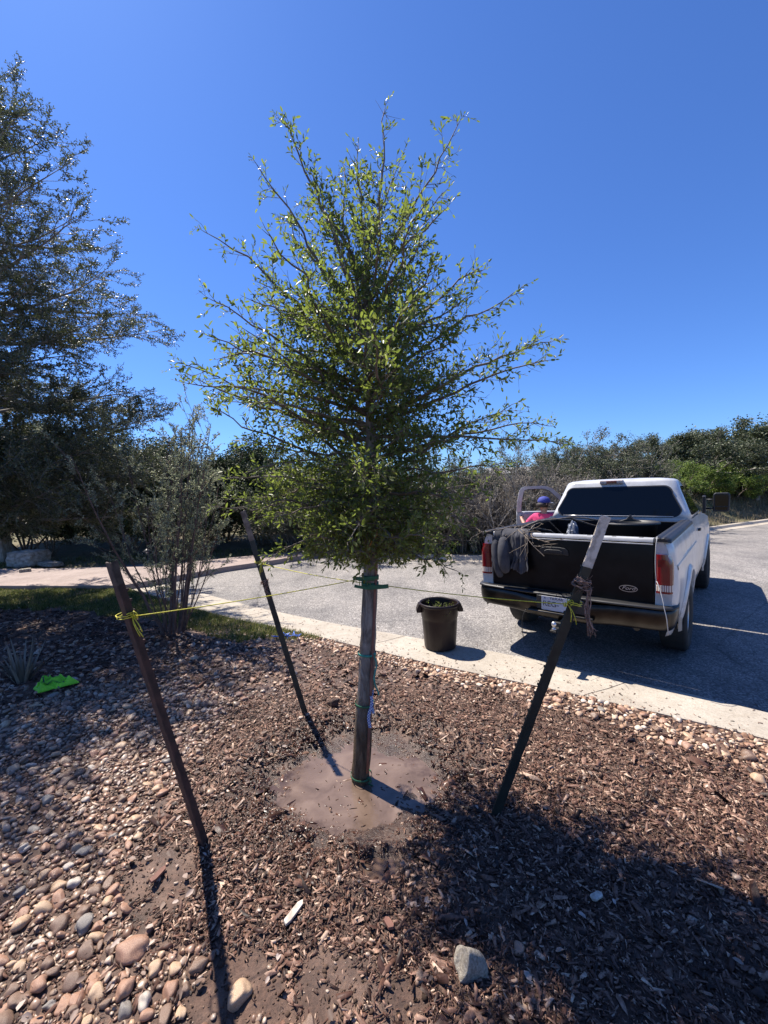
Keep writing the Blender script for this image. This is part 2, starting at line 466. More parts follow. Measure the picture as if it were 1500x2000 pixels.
rm = ramp(t, [(.55, (0, 0, 0)), (1.0, (1, 1, 1))]); t.links.new(ma.outputs[0], rm.inputs[0])
t.links.new(mixc(t, rm.outputs[0], r2.outputs[0], r1.outputs[0]), b.inputs["Base Color"]); setp(b, rough=.8, spec=.3)
bump(t, b, n1.outputs[0], 1.0, .022)
M['stake_wood'] = mat_noise("reddish_nursery_stake", (.12, .05, .035), (.24, .11, .075), 12, .7, bs=.3)
M['strap'] = mat_noise("green_strap", (.008, .075, .035), (.018, .13, .06), 40, .55, bs=.4, bscale=160, bd=.002)
M['tape'] = mat_noise("teal_tape", (.01, .16, .13), (.03, .30, .24), 30, .4, bs=.2)
M['rope'] = mat_noise("yellow_rope", (.48, .42, .02), (.70, .63, .05), 60, .5, bs=.5, bscale=300, bd=.002)
M['twine'] = mat_noise("frayed_twine", (.13, .07, .05), (.34, .22, .17), 40, .9, bs=.5)
M['orange_tape'] = mat_plain("orange_tape", (.75, .30, .05), .5)
M['post_rust'] = mat_noise("rusty_post", (.030, .017, .013), (.085, .040, .029), 16, .75, bs=.5, bscale=70, bd=.003)
M['post_green'] = mat_noise("dark_green_post", (.008, .010, .008), (.022, .026, .020), 14, .55, bs=.4, bscale=80, bd=.002)
M['post_tip'] = mat_noise("worn_white_tip", (.24, .19, .15), (.62, .54, .45), 22, .75, bs=.6, bscale=60, bd=.003, lo=.3, hi=.55)
M['tip_rust'] = mat_noise("weathered_rust", (.045, .032, .026), (.11, .08, .062), 22, .8, bs=.6, bscale=60, bd=.003)
M['tip_old'] = mat_noise("weathered_tip", (.10, .075, .06), (.26, .21, .17), 22, .8, bs=.6, bscale=60, bd=.003)
M['can'] = mat_noise("brown_plastic", (.014, .008, .007), (.022, .013, .011), 6, .42, spec=.3, bs=.08, bscale=90)
# truck
m, t, b = new_mat("white_paint"); M['paint'] = m
v = coords(t); n1 = noise(t, 3.5, 7, .65, v); r1 = ramp(t, [(.35, (.40, .40, .40)), (.6, (.58, .58, .58))]); t.links.new(n1.outputs[0], r1.inputs[0])
sx = t.nodes.new("ShaderNodeSeparateXYZ"); t.links.new(v, sx.inputs[0])
n2 = noise(t, 9, 6, .7, v); ma = t.nodes.new("ShaderNodeMath"); ma.operation = 'MULTIPLY_ADD'; ma.inputs[1].default_value = .7; t.links.new(n2.outputs[0], ma.inputs[0]); t.links.new(sx.outputs[2], ma.inputs[2])
rd = ramp(t, [(.85, (.45, .42, .38)), (1.0, (1, 1, 1))]); t.links.new(ma.outputs[0], rd.inputs[0])
t.links.new(mixc(t, 1.0, r1.outputs[0], rd.outputs[0], 'MULTIPLY'), b.inputs["Base Color"]); setp(b, rough=.32, spec=.5, coat=.4); b.inputs["Coat Roughness"].default_value = .12
M['black_paint'] = mat_noise("black_scuffed_paint", (.003, .003, .004), (.009, .009, .010), 5, .32, spec=.22, bs=.05, bscale=30)
M['black_plastic'] = mat_plain("black_plastic", (.014, .014, .016), .5, bs=.1)
M['liner'] = mat_plain("bed_liner", (.006, .006, .007), .7, spec=.2, bs=.2)
M['rubber'] = mat_noise("tyre_rubber", (.012, .012, .012), (.028, .026, .024), 12, .8, bs=.3)
M['steel'] = mat_plain("wheel_steel", (.42, .42, .43), .35, .8)
M['chrome'] = mat_noise("dull_chrome", (.030, .029, .029), (.060, .057, .055), 5, .32, metal=1.0, bs=.08, bscale=20)
M['bright_metal'] = mat_plain("bright_metal", (.62, .62, .63), .3, .9)
M['dark_metal'] = mat_plain("dark_metal", (.05, .048, .045), .5, .6, bs=.2)
M['glass'] = mat_plain("tinted_glass", (.002, .003, .005), .04, 0, .3, var=.02)
M['clear'] = None
m, t, b = new_mat("clear_glass"); M['clear'] = m
setp(b, (.9, .95, .95), .02); b.inputs["Transmission Weight"].default_value = 1.0; b.inputs["IOR"].default_value = 1.45
M['red_lens'] = mat_plain("red_lens", (.14, .003, .006), .12, 0, .6, coat=.6, var=.15)
M['white_lens'] = None
m, t, b = new_mat("ribbed_clear_lens"); M['white_lens'] = m
v = coords(t); wv = t.nodes.new("ShaderNodeTexWave"); wv.inputs["Scale"].default_value = 18; wv.bands_direction = 'X'; t.links.new(v, wv.inputs["Vector"])
r1 = ramp(t, [(.2, (.20, .13, .12)), (.7, (.62, .56, .52))]); t.links.new(wv.outputs[0], r1.inputs[0]); t.links.new(r1.outputs[0], b.inputs["Base Color"]); setp(b, rough=.2)
M['trim'] = mat_plain("grey_trim", (.36, .36, .37), .5)
M['plate'] = mat_plain("plate_white", (.40, .43, .50), .4, var=.05)
M['ink'] = mat_plain("plate_ink", (.012, .012, .03), .5)
M['seat'] = mat_plain("seat_cloth", (.12, .11, .10), .9)
M['door_inner'] = mat_plain("door_inner_paint", (.34, .35, .38), .4)
M['cloth_grey'] = mat_noise("grey_cotton", (.052, .052, .060), (.085, .085, .095), 10, .95, spec=.1, bs=.4, bscale=220, bd=.002)
M['lime'] = mat_noise("lime_mesh", (.12, .44, .015), (.26, .72, .03), 14, .6, bs=.3, bscale=150, bd=.002)
M['silver'] = mat_plain("silver_grey", (.17, .19, .23), .4)
M['pink'] = mat_noise("pink_cotton", (.62, .055, .16), (.78, .10, .24), 9, .85, spec=.2, bs=.3, bscale=60, bd=.003)
M['cap'] = mat_plain("blue_cap", (.035, .05, .28), .8)
M['cap_light'] = mat_plain("pale_cap_panel", (.55, .58, .68), .8)
M['skin'] = mat_plain("skin", (.42, .235, .165), .55, var=.06)
M['hair'] = mat_plain("dark_hair", (.03, .02, .015), .7)
M['jeans'] = mat_plain("dark_jeans", (.03, .04, .07), .9)
M['shoe'] = mat_plain("brown_boot", (.06, .035, .02), .7)
M['blue_scrap'] = mat_plain("blue_plastic", (.05, .16, .62), .4)
M['house_wall'] = mat_plain("pale_house_wall", (.5, .47, .42), .8)
M['house_roof'] = mat_plain("grey_house_roof", (.22, .21, .20), .8)
# terrain
m, t, b = new_mat("dry_ground"); M['terrain'] = m
v = coords(t)
n1 = noise(t, .35, 8, .65, v); r1 = ramp(t, [(.3, (.13, .105, .07)), (.5, (.22, .185, .125)), (.7, (.12, .135, .06))]); t.links.new(n1.outputs[0], r1.inputs[0])
n2 = noise(t, 12, 8, .7, v); r2 = ramp(t, [(.3, (.6,) * 3), (.7, (1.25,) * 3)]); t.links.new(n2.outputs[0], r2.inputs[0])
t.links.new(mixc(t, 1.0, r1.outputs[0], r2.outputs[0], 'MULTIPLY'), b.inputs["Base Color"]); setp(b, rough=.95, spec=.1); bump(t, b, n2.outputs[0], 1.0, .04)

# ================================================================== SETTING
def pl(pts):
    xs = np.array([p[0] for p in pts], float); ys = np.array([p[1] for p in pts], float)
    return lambda x: np.interp(x, xs, ys)
EDGE_P = [(-30, 9.6), (-9, 9.0), (-5.75, 8.75), (-4.2, 7.55), (-2.63, 6.33), (-1.036, 5.366), (-.498, 4.976), (-.085, 4.688), (.542, 4.253), (.972, 4.0), (1.576, 3.63), (2.155, 3.244), (2.74, 2.84), (3.5, 2.1), (4.2, 1.0), (4.7, -.8), (5.0, -4)]
edge = pl(EDGE_P)
far_edge = pl([(-60, 11), (-30, 11), (-10, 11.4), (-6, 11.9), (-4, 12.3), (-1.7, 12.4), (.5, 11.5), (2.4, 10.8), (5, 11.1), (8, 12.9), (12.9, 15.9), (20, 19.6), (60, 36)])
def sstep(x):
    x = np.clip(x, 0, 1); return x * x * (3 - 2 * x)

def terrain_z(x, y):
    s = y - far_edge(x)
    z = -.06 + .09 * sstep(s / .35)
    rise = .35 + 1.0 * sstep((x - 5) / 6)
    z = z + rise * sstep((s - .5) / (6.0 - 2.3 * sstep((x - 5) / 6)))
    z = z + (vnoise(x, y, 3.0, 3) * .12 + vnoise(x, y, .9, 4) * .05) * sstep((s - .5) / 2)
    z = z + sstep((s - 20) / 250) * (2.0 + 3.0 * vnoise(x, y, 120, 8))
    z = np.where(y < 0, -.06, z)
    return z
def axis_pts(lo, hi, dense_lo, dense_hi, step, grow_=1.12):
    c = list(np.arange(dense_lo, dense_hi, step))
    p, s = dense_hi, step
    while p < hi: c.append(p); s *= grow_; p += s
    c.append(hi)
    p, s = dense_lo, step; l = []
    while p > lo: s *= grow_; p -= s; l.append(max(p, lo))
    return np.array(sorted(set(l + c)))
xs = axis_pts(-600, 600, -14, 24, .3); ys = axis_pts(-40, 900, 9, 30, .3)
X, Y = np.meshgrid(xs, ys, indexing='ij'); Z = terrain_z(X, Y)
V = np.stack([X, Y, Z], -1).reshape(-1, 3)
ni, nj = X.shape
i, j = np.meshgrid(np.arange(ni - 1), np.arange(nj - 1), indexing='ij')
F = np.stack([i * nj + j, (i + 1) * nj + j, (i + 1) * nj + j + 1, i * nj + j + 1], -1).reshape(-1, 4)
tag(link("ground", np_mesh("ground", V, F, True), M['terrain']), kind='structure')

# road
nearline = [(-30, 9.5), (-9, 8.9), (-5.8, 8.7), (-4.4, 7.75), (-2.6, 6.7), (-1.35, 5.9), (-.45, 5.3), (.25, 4.9), (1.2, 4.35), (1.9, 3.85), (2.45, 3.4), (2.95, 3.05), (3.85, 2.1), (4.6, .9), (5.1, -1), (5.4, -4), (8, -12), (60, -12)]
farline = [(60, 36.1), (20, 19.7), (12.9, 16.0), (8, 13.0), (5, 11.2), (2.4, 10.9), (.5, 11.6), (-1.7, 12.5), (-4, 12.4), (-6, 12), (-10, 11.5), (-30, 11.1)]
mb = MB(); P = nearline + farline
mb.add([(p[0], p[1], 0) for p in P], [tuple(range(len(P)))])
tag(mb.build("road", M['asphalt'], fix=False), kind='structure')

# near gutter of cast slabs with open joints
def resample(pts, n):
    p = np.array(pts, float); d = np.r_[0, np.cumsum(np.linalg.norm(np.diff(p, axis=0), axis=1))]
    u = np.linspace(0, d[-1], n)
    return np.stack([np.interp(u, d, p[:, k]) for k in range(2)], 1)
def smooth_line(pts, it=3):
    p = np.array(pts, float)
    for _ in range(it):
        q = [p[0]]
        for a_, b_ in zip(p[:-1], p[1:]): q += [a_ * .75 + b_ * .25, a_ * .25 + b_ * .75]
        q.append(p[-1]); p = np.array(q)
    return p
# stations along the gutter: bed side, road side
GI = smooth_line([(-5.3, 8.4), (-4.2, 7.55), (-2.63, 6.33), (-1.036, 5.366), (-.498, 4.976), (-.085, 4.688), (.542, 4.253), (.972, 4.0), (1.576, 3.63), (2.155, 3.244), (2.74, 2.84), (3.5, 2.1), (4.2, 1.0), (4.7, -.8), (4.95, -3.5)])
GO = smooth_line([(-4.9, 8.9), (-3.8, 8.15), (-2.571, 7.109), (-1.0, 6.0), (-.374, 5.606), (.02, 5.38), (.86, 4.86), (1.392, 4.536), (2.182, 3.92), (2.625, 3.604), (3.2, 3.1), (4.0, 2.3), (4.85, 1.2), (5.4, -.7), (5.6, -3.5)])
NG = 220
gi, go = resample(GI, NG), resample(GO, NG)
arc = np.r_[0, np.cumsum(np.linalg.norm(np.diff((gi + go) / 2, axis=0), axis=1))]
joint_at = []
def near_arc(pt):
    return arc[np.argmin(np.linalg.norm((gi + go) / 2 - np.array(pt), axis=1))]
j1 = near_arc((2.02, 3.68)); j0 = near_arc((-.05, 5.05)); gap = (j1 - j0)
k = j0
while k > .3: joint_at.append(k); k -= gap
k = j1
while k < arc[-1]: joint_at.append(k); k += gap
cuts = sorted([0] + joint_at + [arc[-1]])
mb = MB()
def at_arc(a_):
    return (np.array([np.interp(a_, arc, gi[:, 0]), np.interp(a_, arc, gi[:, 1])]), np.array([np.interp(a_, arc, go[:, 0]), np.interp(a_, arc, go[:, 1])]))
for c0, c1 in zip(cuts[:-1], cuts[1:]):
    aa = np.linspace(c0 + .006, c1 - .006, max(2, int((c1 - c0) / .12)))
    rows = []
    for a_ in aa:
        p, q = at_arc(a_)
        row = []
        for fr, z in ((0, -.1), (0, .030), (.03, .036), (.12, .034), (.5, .016), (.97, .011), (1, .006), (1, -.1)):
            row.append((*(p + (q - p) * fr), z))
        rows.append(row)
    mb.grid(rows, smooth=False)
    for rr in (rows[0], rows[-1]):
        mb.add(rr, [tuple(range(len(rr)))])
tag(mb.build("gutter", M['gutter']), kind='structure')
# far gutter
mb = MB(); rows = []
for x in np.linspace(-1.6, 40, 120):
    y = float(far_edge(x)); sl = (float(far_edge(x + .1)) - float(far_edge(x - .1))) / .2
    nrm = unit([-sl, 1, 0])[:2]
    rows.append([(x - nrm[0] * o, y - nrm[1] * o, z) for o, z in ((.50, -.02), (.49, .008), (.14, .012), (.08, .10), (-.08, .11), (-.09, -.05))])
mb.grid(rows, smooth=False)
tag(mb.build("far_kerb", M['gutter']), kind='structure')

# raised concrete drive beyond the lawn
ztop = .13
fr = [G(u, v_, ztop)[:2] for u, v_ in ((-120, 1143), (120, 1144), (240, 1143), (330, 1127), (440, 1107), (540, 1093), (642, 1077))]
bk = [G(u, v_, ztop)[:2] for u, v_ in ((650, 1072), (520, 1082), (400, 1094), (300, 1106), (100, 1110), (-120, 1112))]
poly = [tuple(p) for p in fr + bk]
mb = MB(); mb.prism(poly, 2, -.05, ztop)
tag(mb.build("driveway", M['pink_concrete'], bevel=.012), kind='structure')

# ------------------------------------------------------------------ the planting bed
PUD = (-.235, 2.60, .68, .555); PUD2 = (float(G(745, 1705)[0]), float(G(745, 1705)[1]), .13, .10)
WATER_Z = .004
lawn_front = pl([(-30, 7.9), (-9, 7.5), (-5.5, 7.0), (-3.6, 6.15), (-2.6, 5.5), (-1.9, 5.2), (-1.2, 5.15), (-.85, 5.22), (-.8, 9), (9, 9)])
def pud_d(x, y, P=PUD):
    d = np.sqrt(((x - P[0]) / P[2]) ** 2 + ((y - P[1]) / P[3]) ** 2)
    return d + .11 * vnoise(x, y, .22, 21) + .07 * vnoise(x, y, .09, 22) + .08 * vnoise(x, y, .035, 23) + .07 * vnoise(x, y, .40, 24)
def bed_z(x, y):
    x = np.asarray(x, float); y = np.asarray(y, float)
    s = edge(x) - y
    z = .034 + .016 * vnoise(x, y, .55, 1) + .011 * vnoise(x, y, .17, 2) + .005 * vnoise(x, y, .06, 5)
    d = pud_d(x, y)
    z = z - .078 * np.clip(1 - d * d, 0, 1) + .050 * np.exp(-((d - 1.28) / .17) ** 2) * (.35 + .65 * sstep((y - 2.4) / .7))
    d2 = pud_d(x, y, PUD2)
    z = z - .062 * np.clip(1 - d2 * d2, 0, 1)
    z = z * sstep(s / .16) + .022 * (1 - sstep(s / .16))
    return z
xs = axis_pts(-30, 4.98, -3.6, 3.2, .026, 1.10)
sv = np.r_[0, np.arange(.004, 5.2, .026)]
st = .026; p_ = sv[-1]
ex = []
while p_ < 13: st *= 1.12; p_ += st; ex.append(p_)
sv = np.r_[sv, ex]
X = np.repeat(xs[:, None], len(sv), 1); Y = edge(xs)[:, None] - sv[None]
Y = np.maximum(Y, -5 - .001 * sv[None])
Z = bed_z(X, Y); Z[:, 0] = -.09
V = np.stack([X, Y, Z], -1).reshape(-1, 3); ni, nj = X.shape
i, j = np.meshgrid(np.arange(ni - 1), np.arange(nj - 1), indexing='ij')
F = np.stack([i * nj + j, i * nj + j + 1, (i + 1) * nj + j + 1, (i + 1) * nj + j], -1).reshape(-1, 4)
tag(link("planting_bed_ground", np_mesh("planting_bed_ground", V, F, True), M['soil']), kind='structure')
# standing water
mb = MB()
for (cx, cy, rx, ry) in (PUD, PUD2):
    n = 48
    mb.add([(cx, cy, WATER_Z)] + [(cx + rx * .97 * math.cos(a_), cy + ry * .97 * math.sin(a_), WATER_Z) for a_ in np.arange(n) * 2 * PI / n], [(0, 1 + k, 1 + (k + 1) % n) for k in range(n)])
tag(mb.build("puddle", M['water'], fix=False), kind='structure')

def in_poly(x, y, poly):
    ins = np.zeros(x.shape, bool); n = len(poly)
    for k in range(n):
        x0, y0 = poly[k]; x1, y1 = poly[(k + 1) % n]
        c = ((y0 > y) != (y1 > y)) & (x < (x1 - x0) * (y - y0) / ((y1 - y0) if y1 != y0 else 1e-9) + x0)
        ins ^= c
    return ins
ST_POLY = [tuple(G(u, v_)[:2]) for u, v_ in ((-500, 1400), (0, 1390), (180, 1345), (350, 1335), (470, 1380), (410, 1460), (340, 1550), (290, 1640), (240, 1720), (255, 1790), (320, 1845), (440, 1890), (540, 1950), (620, 2060), (600, 2300), (-900, 2300))]
MIX_POLY = [tuple(G(u, v_)[:2]) for u, v_ in ((-400, 1280), (200, 1240), (560, 1235), (640, 1290), (560, 1350), (430, 1400), (180, 1360), (-400, 1420))]
BARE = [(G(310, 1715)[:2], .22), (G(470, 1950)[:2], .20), (G(640, 1960)[:2], .17), (G(330, 1760)[:2], .14), (G(800, 1980)[:2], .08)]
def bare(x, y):
    r = np.zeros(x.shape)
    for c, rad in BARE:
        r = np.maximum(r, 1 - sstep((np.hypot(x - c[0], y - c[1]) / rad - .55 + .3 * vnoise(x, y, .08, 31)) / .5))
    return r
def strip_w(x):
    return .33 + .32 * np.clip((x - .9) / 1.6, 0, 1)

# bark chips
def chips(n, lo, hi, size, seed):
    rng = np.random.default_rng(seed)
    x = rng.uniform(lo[0], hi[0], n); y = rng.uniform(lo[1], hi[1], n)
    s = edge(x) - y
    wob = .06 * vnoise(x, y, .2, 41)
    stone = in_poly(x + wob, y + wob, ST_POLY)
    d = pud_d(x, y)
    prob = np.where(stone, .16, 1.0) * (1 - .93 * bare(x, y))
    prob *= np.where(s < strip_w(x) * .8 + wob, .25, 1)
    prob *= np.where(in_poly(x, y, MIX_POLY), .6, 1)
    prob *= np.where(d < .68, .03, np.where(d < .82, .10, np.where(d < .90, .45, 1))) * np.where(pud_d(x, y, PUD2) < .8, .05, 1)
    prob *= .75 + .25 * vnoise(x, y, .35, 42)
    prob *= np.where(y > lawn_front(x) - .1, .0, 1)
    k = (rng.random(n) < prob) & (s > .02) & (np.abs(x) < y * 1.05 + .5)
    x, y, d = x[k], y[k], d[k]; n = len(x)
    L = np.clip(rng.lognormal(math.log(size), .50, n), size * .3, size * 3.4); W = L * rng.uniform(.14, .50, n); T = W * rng.uniform(.2, .5, n)
    z = np.maximum(bed_z(x, y), WATER_Z) + np.where(d < .9, .001, rng.uniform(.002, .016, n))
    yaw = rng.uniform(0, 2 * PI, n); tilt = rng.normal(0, .30, n) * np.where(d < .9, .1, 1); rollv = rng.normal(0, .5, n) * np.where(d < .9, .1, 1)
    D = np.stack([np.cos(yaw) * np.cos(tilt), np.sin(yaw) * np.cos(tilt), np.sin(tilt)], 1)
    N = np.stack([-np.sin(yaw) * np.sin(rollv), np.cos(yaw) * np.sin(rollv), np.cos(rollv)], 1)
    S = np.cross(D, N); S /= np.linalg.norm(S, axis=1, keepdims=True); N = np.cross(S, D)
    tm = np.array([(-.5, -1, -.5), (.5, -.55, -.5), (.5, .55, -.5), (-.5, 1, -.5), (-.42, -.8, .5), (.36, -.4, .5), (.40, .3, .5), (-.46, .7, .5)])
    jit = rng.normal(0, .13, (n, 8, 3))
    tt = tm[None] + jit
    P = np.stack([x, y, z], 1)[:, None] + L[:, None, None] * tt[:, :, 0:1] * D[:, None] + (W * .5)[:, None, None] * tt[:, :, 1:2] * S[:, None] + T[:, None, None] * tt[:, :, 2:3] * N[:, None]
    Fb = np.array([(4, 5, 6, 7), (0, 1, 5, 4), (1, 2, 6, 5), (2, 3, 7, 6), (3, 0, 4, 7)])
    F = (np.arange(n) * 8)[:, None, None] + Fb[None]
    return P.reshape(-1, 3), F.reshape(-1, 4)
W_ = Wood()
W_.raw(*chips(86000, (-1.9, 1.0), (2.4, 2.4), .0145, 1))
W_.raw(*chips(9000, (-1.9, 1.0), (2.4, 2.6), .026, 6))
W_.raw(*chips(60000, (-2.9, 2.4), (3.2, 3.7), .018, 2))
W_.raw(*chips(34000, (-4.5, 3.7), (2.6, 6.6), .032, 3))
W_.raw(*chips(9000, (-8.5, 4.5), (-2.5, 7.5), .045, 5))
W_.raw(*chips(1500, (-1.9, 1.0), (2.4, 3.0), .042, 4))
def strays(n, seed):
    rng = np.random.default_rng(seed); k = rng.integers(40, len(gi) - 40, n); f_ = rng.random(n) ** 2.2 * 1.25
    P = gi[k] + (go[k] - gi[k]) * f_[:, None] + rng.normal(0, .02, (n, 2))
    z = np.interp(f_, [0, .1, .5, .97, 1.03], [.040, .039, .020, .016, .004]); L = rng.uniform(.008, .03, n); W = L * rng.uniform(.15, .4, n); yaw = rng.uniform(0, 6.28, n)
    D = np.stack([np.cos(yaw), np.sin(yaw), 0 * yaw], 1); S = np.stack([-np.sin(yaw), np.cos(yaw), 0 * yaw], 1)
    tm = np.array([(-.5, -.5, 0), (.5, -.3, 0), (.5, .3, 0), (-.5, .5, 0), (-.4, -.3, 1), (.35, -.2, 1), (.4, .2, 1), (-.45, .3, 1)])
    V = np.stack([P[:, 0], P[:, 1], z], 1)[:, None] + L[:, None, None] * tm[None, :, 0:1] * D[:, None] + W[:, None, None] * tm[None, :, 1:2] * S[:, None] + tm[None, :, 2:3] * np.array([0, 0, .003])
    return V.reshape(-1, 3), ((np.arange(n) * 8)[:, None, None] + np.array([(4, 5, 6, 7), (0, 1, 5, 4), (1, 2, 6, 5), (2, 3, 7, 6), (3, 0, 4, 7)])[None]).reshape(-1, 4)
W_.raw(*strays(900, 8))
tag(W_.build("bark_mulch", M['chip']), 'reddish brown shredded bark mulch covering the bed', kind='stuff')

# dead leaves lying about
rng = np.random.default_rng(5)
n = 5200
x = rng.uniform(-7.5, 2.6, n); y = rng.uniform(1.1, 7.2, n)
k = (edge(x) - y > .05) & (np.abs(x) < y * 1.05 + .4) & (pud_d(x, y) > 1.0) & ((x < -.9) | (rng.random(n) < .22)) & (y < lawn_front(x) + .8)
x, y = x[k], y[k]; n = len(x)
P = np.stack([x, y, bed_z(x, y) + rng.uniform(.012, .03, n)], 1)
yaw = rng.uniform(0, 2 * PI, n)
D = np.stack([np.cos(yaw), np.sin(yaw), rng.normal(0, .25, n)], 1); Nn = np.stack([rng.normal(0, .4, n), rng.normal(0, .4, n), np.ones(n)], 1)
V, F = leaf_arrays(P, D, Nn, rng.uniform(.022, .045, n), rng.uniform(.22, .34, n))
tag(link("leaf_litter", np_mesh("leaf_litter", V, F), M['dead_leaf']), 'dry fallen oak leaves scattered over the mulch', kind='stuff')

# ------------------------------------------------------------------ stones
import bmesh
def stone_template(seed, sub=2, ang=.0):
    bm = bmesh.new(); bmesh.ops.create_icosphere(bm, subdivisions=sub, radius=1.0)
    rg = np.random.default_rng(seed)
    V = np.array([v_.co[:] for v_ in bm.verts]); F = np.array([[l.vert.index for l in f.loops] for f in bm.faces])
    bm.free()
    sc = np.array([1, rg.uniform(.58, .92), rg.uniform(.40, .62)])
    n_ = np.zeros(len(V))
    for q in range(5):
        dd = unit(rg.normal(size=3)); ph = rg.uniform(0, 6); n_ += np.sin(V @ dd * rg.uniform(1.6, 5.5) + ph) * .088
    # a few flattened sides
    for q in range(3 + int(ang * 5)):
        dd = unit(rg.normal(size=3)); h_ = rg.uniform(.70 - ang * .18, .92)
        pr = V @ dd; V = V - np.maximum(pr - h_, 0)[:, None] * dd * (.6 + ang * .35)
    V = V * (1 + n_)[:, None] * sc
    return V, F
T2 = [stone_template(100 + k, 3, .15 + .5 * (k % 3 == 0)) for k in range(14)]
T1 = [stone_template(200 + k, 1, .5) for k in range(14)]
TG = [stone_template(300 + k, 2, 1.0) for k in range(12)]
def scatter(n, lo, hi, smin, smax, test, seed, crowd=.74, have=None):
    rg = np.random.default_rng(seed); out = [] if have is None else list(have); base = len(out)
    xs_ = rg.uniform(lo[0], hi[0], n); ys_ = rg.uniform(lo[1], hi[1], n)
    ss = smin + (smax - smin) * rg.random(n) ** 2.0
    ok = test(xs_, ys_); cell = {}
    for (a_, b_, c_) in out: cell.setdefault((int(a_ / .12 + 1000), int(b_ / .12 + 1000)), []).append((a_, b_, c_))
    for x_, y_, s_ in zip(xs_[ok], ys_[ok], ss[ok]):
        ci, cj = int(x_ / .12 + 1000), int(y_ / .12 + 1000); bad = False
        for di in (-1, 0, 1):
            for dj in (-1, 0, 1):
                for q in cell.get((ci + di, cj + dj), ()):
                    if (q[0] - x_) ** 2 + (q[1] - y_) ** 2 < ((q[2] + s_) * crowd) ** 2: bad = True; break
                if bad: break
            if bad: break
        if not bad:
            out.append((x_, y_, s_)); cell.setdefault((ci, cj), []).append((x_, y_, s_))
    return out[base:]
vis = lambda x, y: (np.abs(x + .03) < y * .99 + .12) & (y > 1.2)
def t_left(x, y):
    w_ = .10 * vnoise(x, y, .25, 51)
    return in_poly(x + w_, y + w_, ST_POLY) & vis(x, y) & (bare(x, y) < .5)
def t_mix(x, y): return in_poly(x, y, MIX_POLY) & vis(x, y)
def t_strip(x, y):
    s = edge(x) - y
    return (s > .03) & (s < strip_w(x) + .09 * vnoise(x, y, .3, 52)) & (x > -1.1) & vis(x, y)
def t_loose(x, y): return vis(x, y) & (pud_d(x, y) > 1.0) & (edge(x) - y > .05)
left = scatter(9000, (-4.2, 1.15), (.2, 4.4), .022, .044, t_left, 1, .78)
left += scatter(60000, (-4.2, 1.15), (.2, 4.4), .009, .027, t_left, 2, .70, left)
mixs = scatter(1500, (-5, 3.3), (-.5, 5.4), .02, .05, t_mix, 3, 1.1)
strip = scatter(24000, (-1.2, 2.0), (3.3, 5.4), .014, .040, t_strip, 4, .62)
strip += scatter(5000, (1.6, 1.8), (3.3, 3.4), .035, .06, lambda x, y: t_strip(x, y) & (edge(x) - y > .15), 6, .8, strip)
loose = scatter(900, (-2.5, 1.2), (3, 5), .010, .026, t_loose, 5, 1.3)
STONES = [(q, 'left') for q in left] + [(q, 'mix') for q in mixs] + [(q, 'strip') for q in strip] + [(q, 'loose') for q in loose]
# keep the special stones' places free
SPECIAL = [  # pixel, semi axis, template, material, name, label, stretch
    ((257, 1880), .060, 7, 'stone_red', "large rounded reddish cobble, biggest in the stones at lower left"),
    ((470, 1968), .046, 6, 'stone_tan', "glossy wet tan cobble in mud at the bottom, right of the post's shadow"),
    ((145, 1738), .033, 2, 'stone_pale', "pale oval pebble low on the left, right of nothing but brown stones"),
    ((1270, 1482), .034, 9, 'stone_brown', "lone dark brown stone on mulch right of the white-tipped front post"),
    ((1462, 1492), .05, 5, 'stone_brown', "largest brown stone of the rubble strip at the right edge"),
    ((1480, 1535), .042, 8, 'stone_tan', "tan stone lying lowest in the rubble strip at the right edge"),
]
SPW = [(G(*q[0]), q[1]) for q in SPECIAL] + [(G(912, 1925), .09)]
STONES = [q for q in STONES if all(math.hypot(q[0][0] - c[0], q[0][1] - c[1]) > (r_ + q[0][2] * .7) for c, r_ in SPW) and math.hypot(q[0][0] + .21, q[0][1] - 2.6) > .12]
STONES.sort(key=lambda q: -q[0][2] / math.hypot(q[0][1], CAM_H))
NIND = 285
def rot3(rg, flat=.35):
    yaw = rg.uniform(0, 2 * PI); tx = rg.normal(0, flat); ty = rg.normal(0, flat)
    return (Matrix.Rotation(yaw, 3, 'Z') @ Matrix.Rotation(tx, 3, 'X') @ Matrix.Rotation(ty, 3, 'Y'))
rg = np.random.default_rng(77)
stone_me = {}
def stone_mesh(ti, key):
    if (ti, key) not in stone_me:
        V, F = T2[ti]
        me = np_mesh("stone", V, F, True); me.materials.append(M[key]); stone_me[(ti, key)] = me
    return stone_me[(ti, key)]
WORDS = {'stone_red': 'reddish', 'stone_tan': 'tan', 'stone_grey': 'grey', 'stone_brown': 'dark brown', 'stone_pale': 'pale'}
WHERE = {'left': 'rounded river stone packed in the stone bed left of the puddle', 'mix': 'stone lying in the shaded mulch behind the left post',
         'strip': 'stone in the rubble strip along the concrete gutter', 'loose': 'pebble lying loose among the bark chips'}
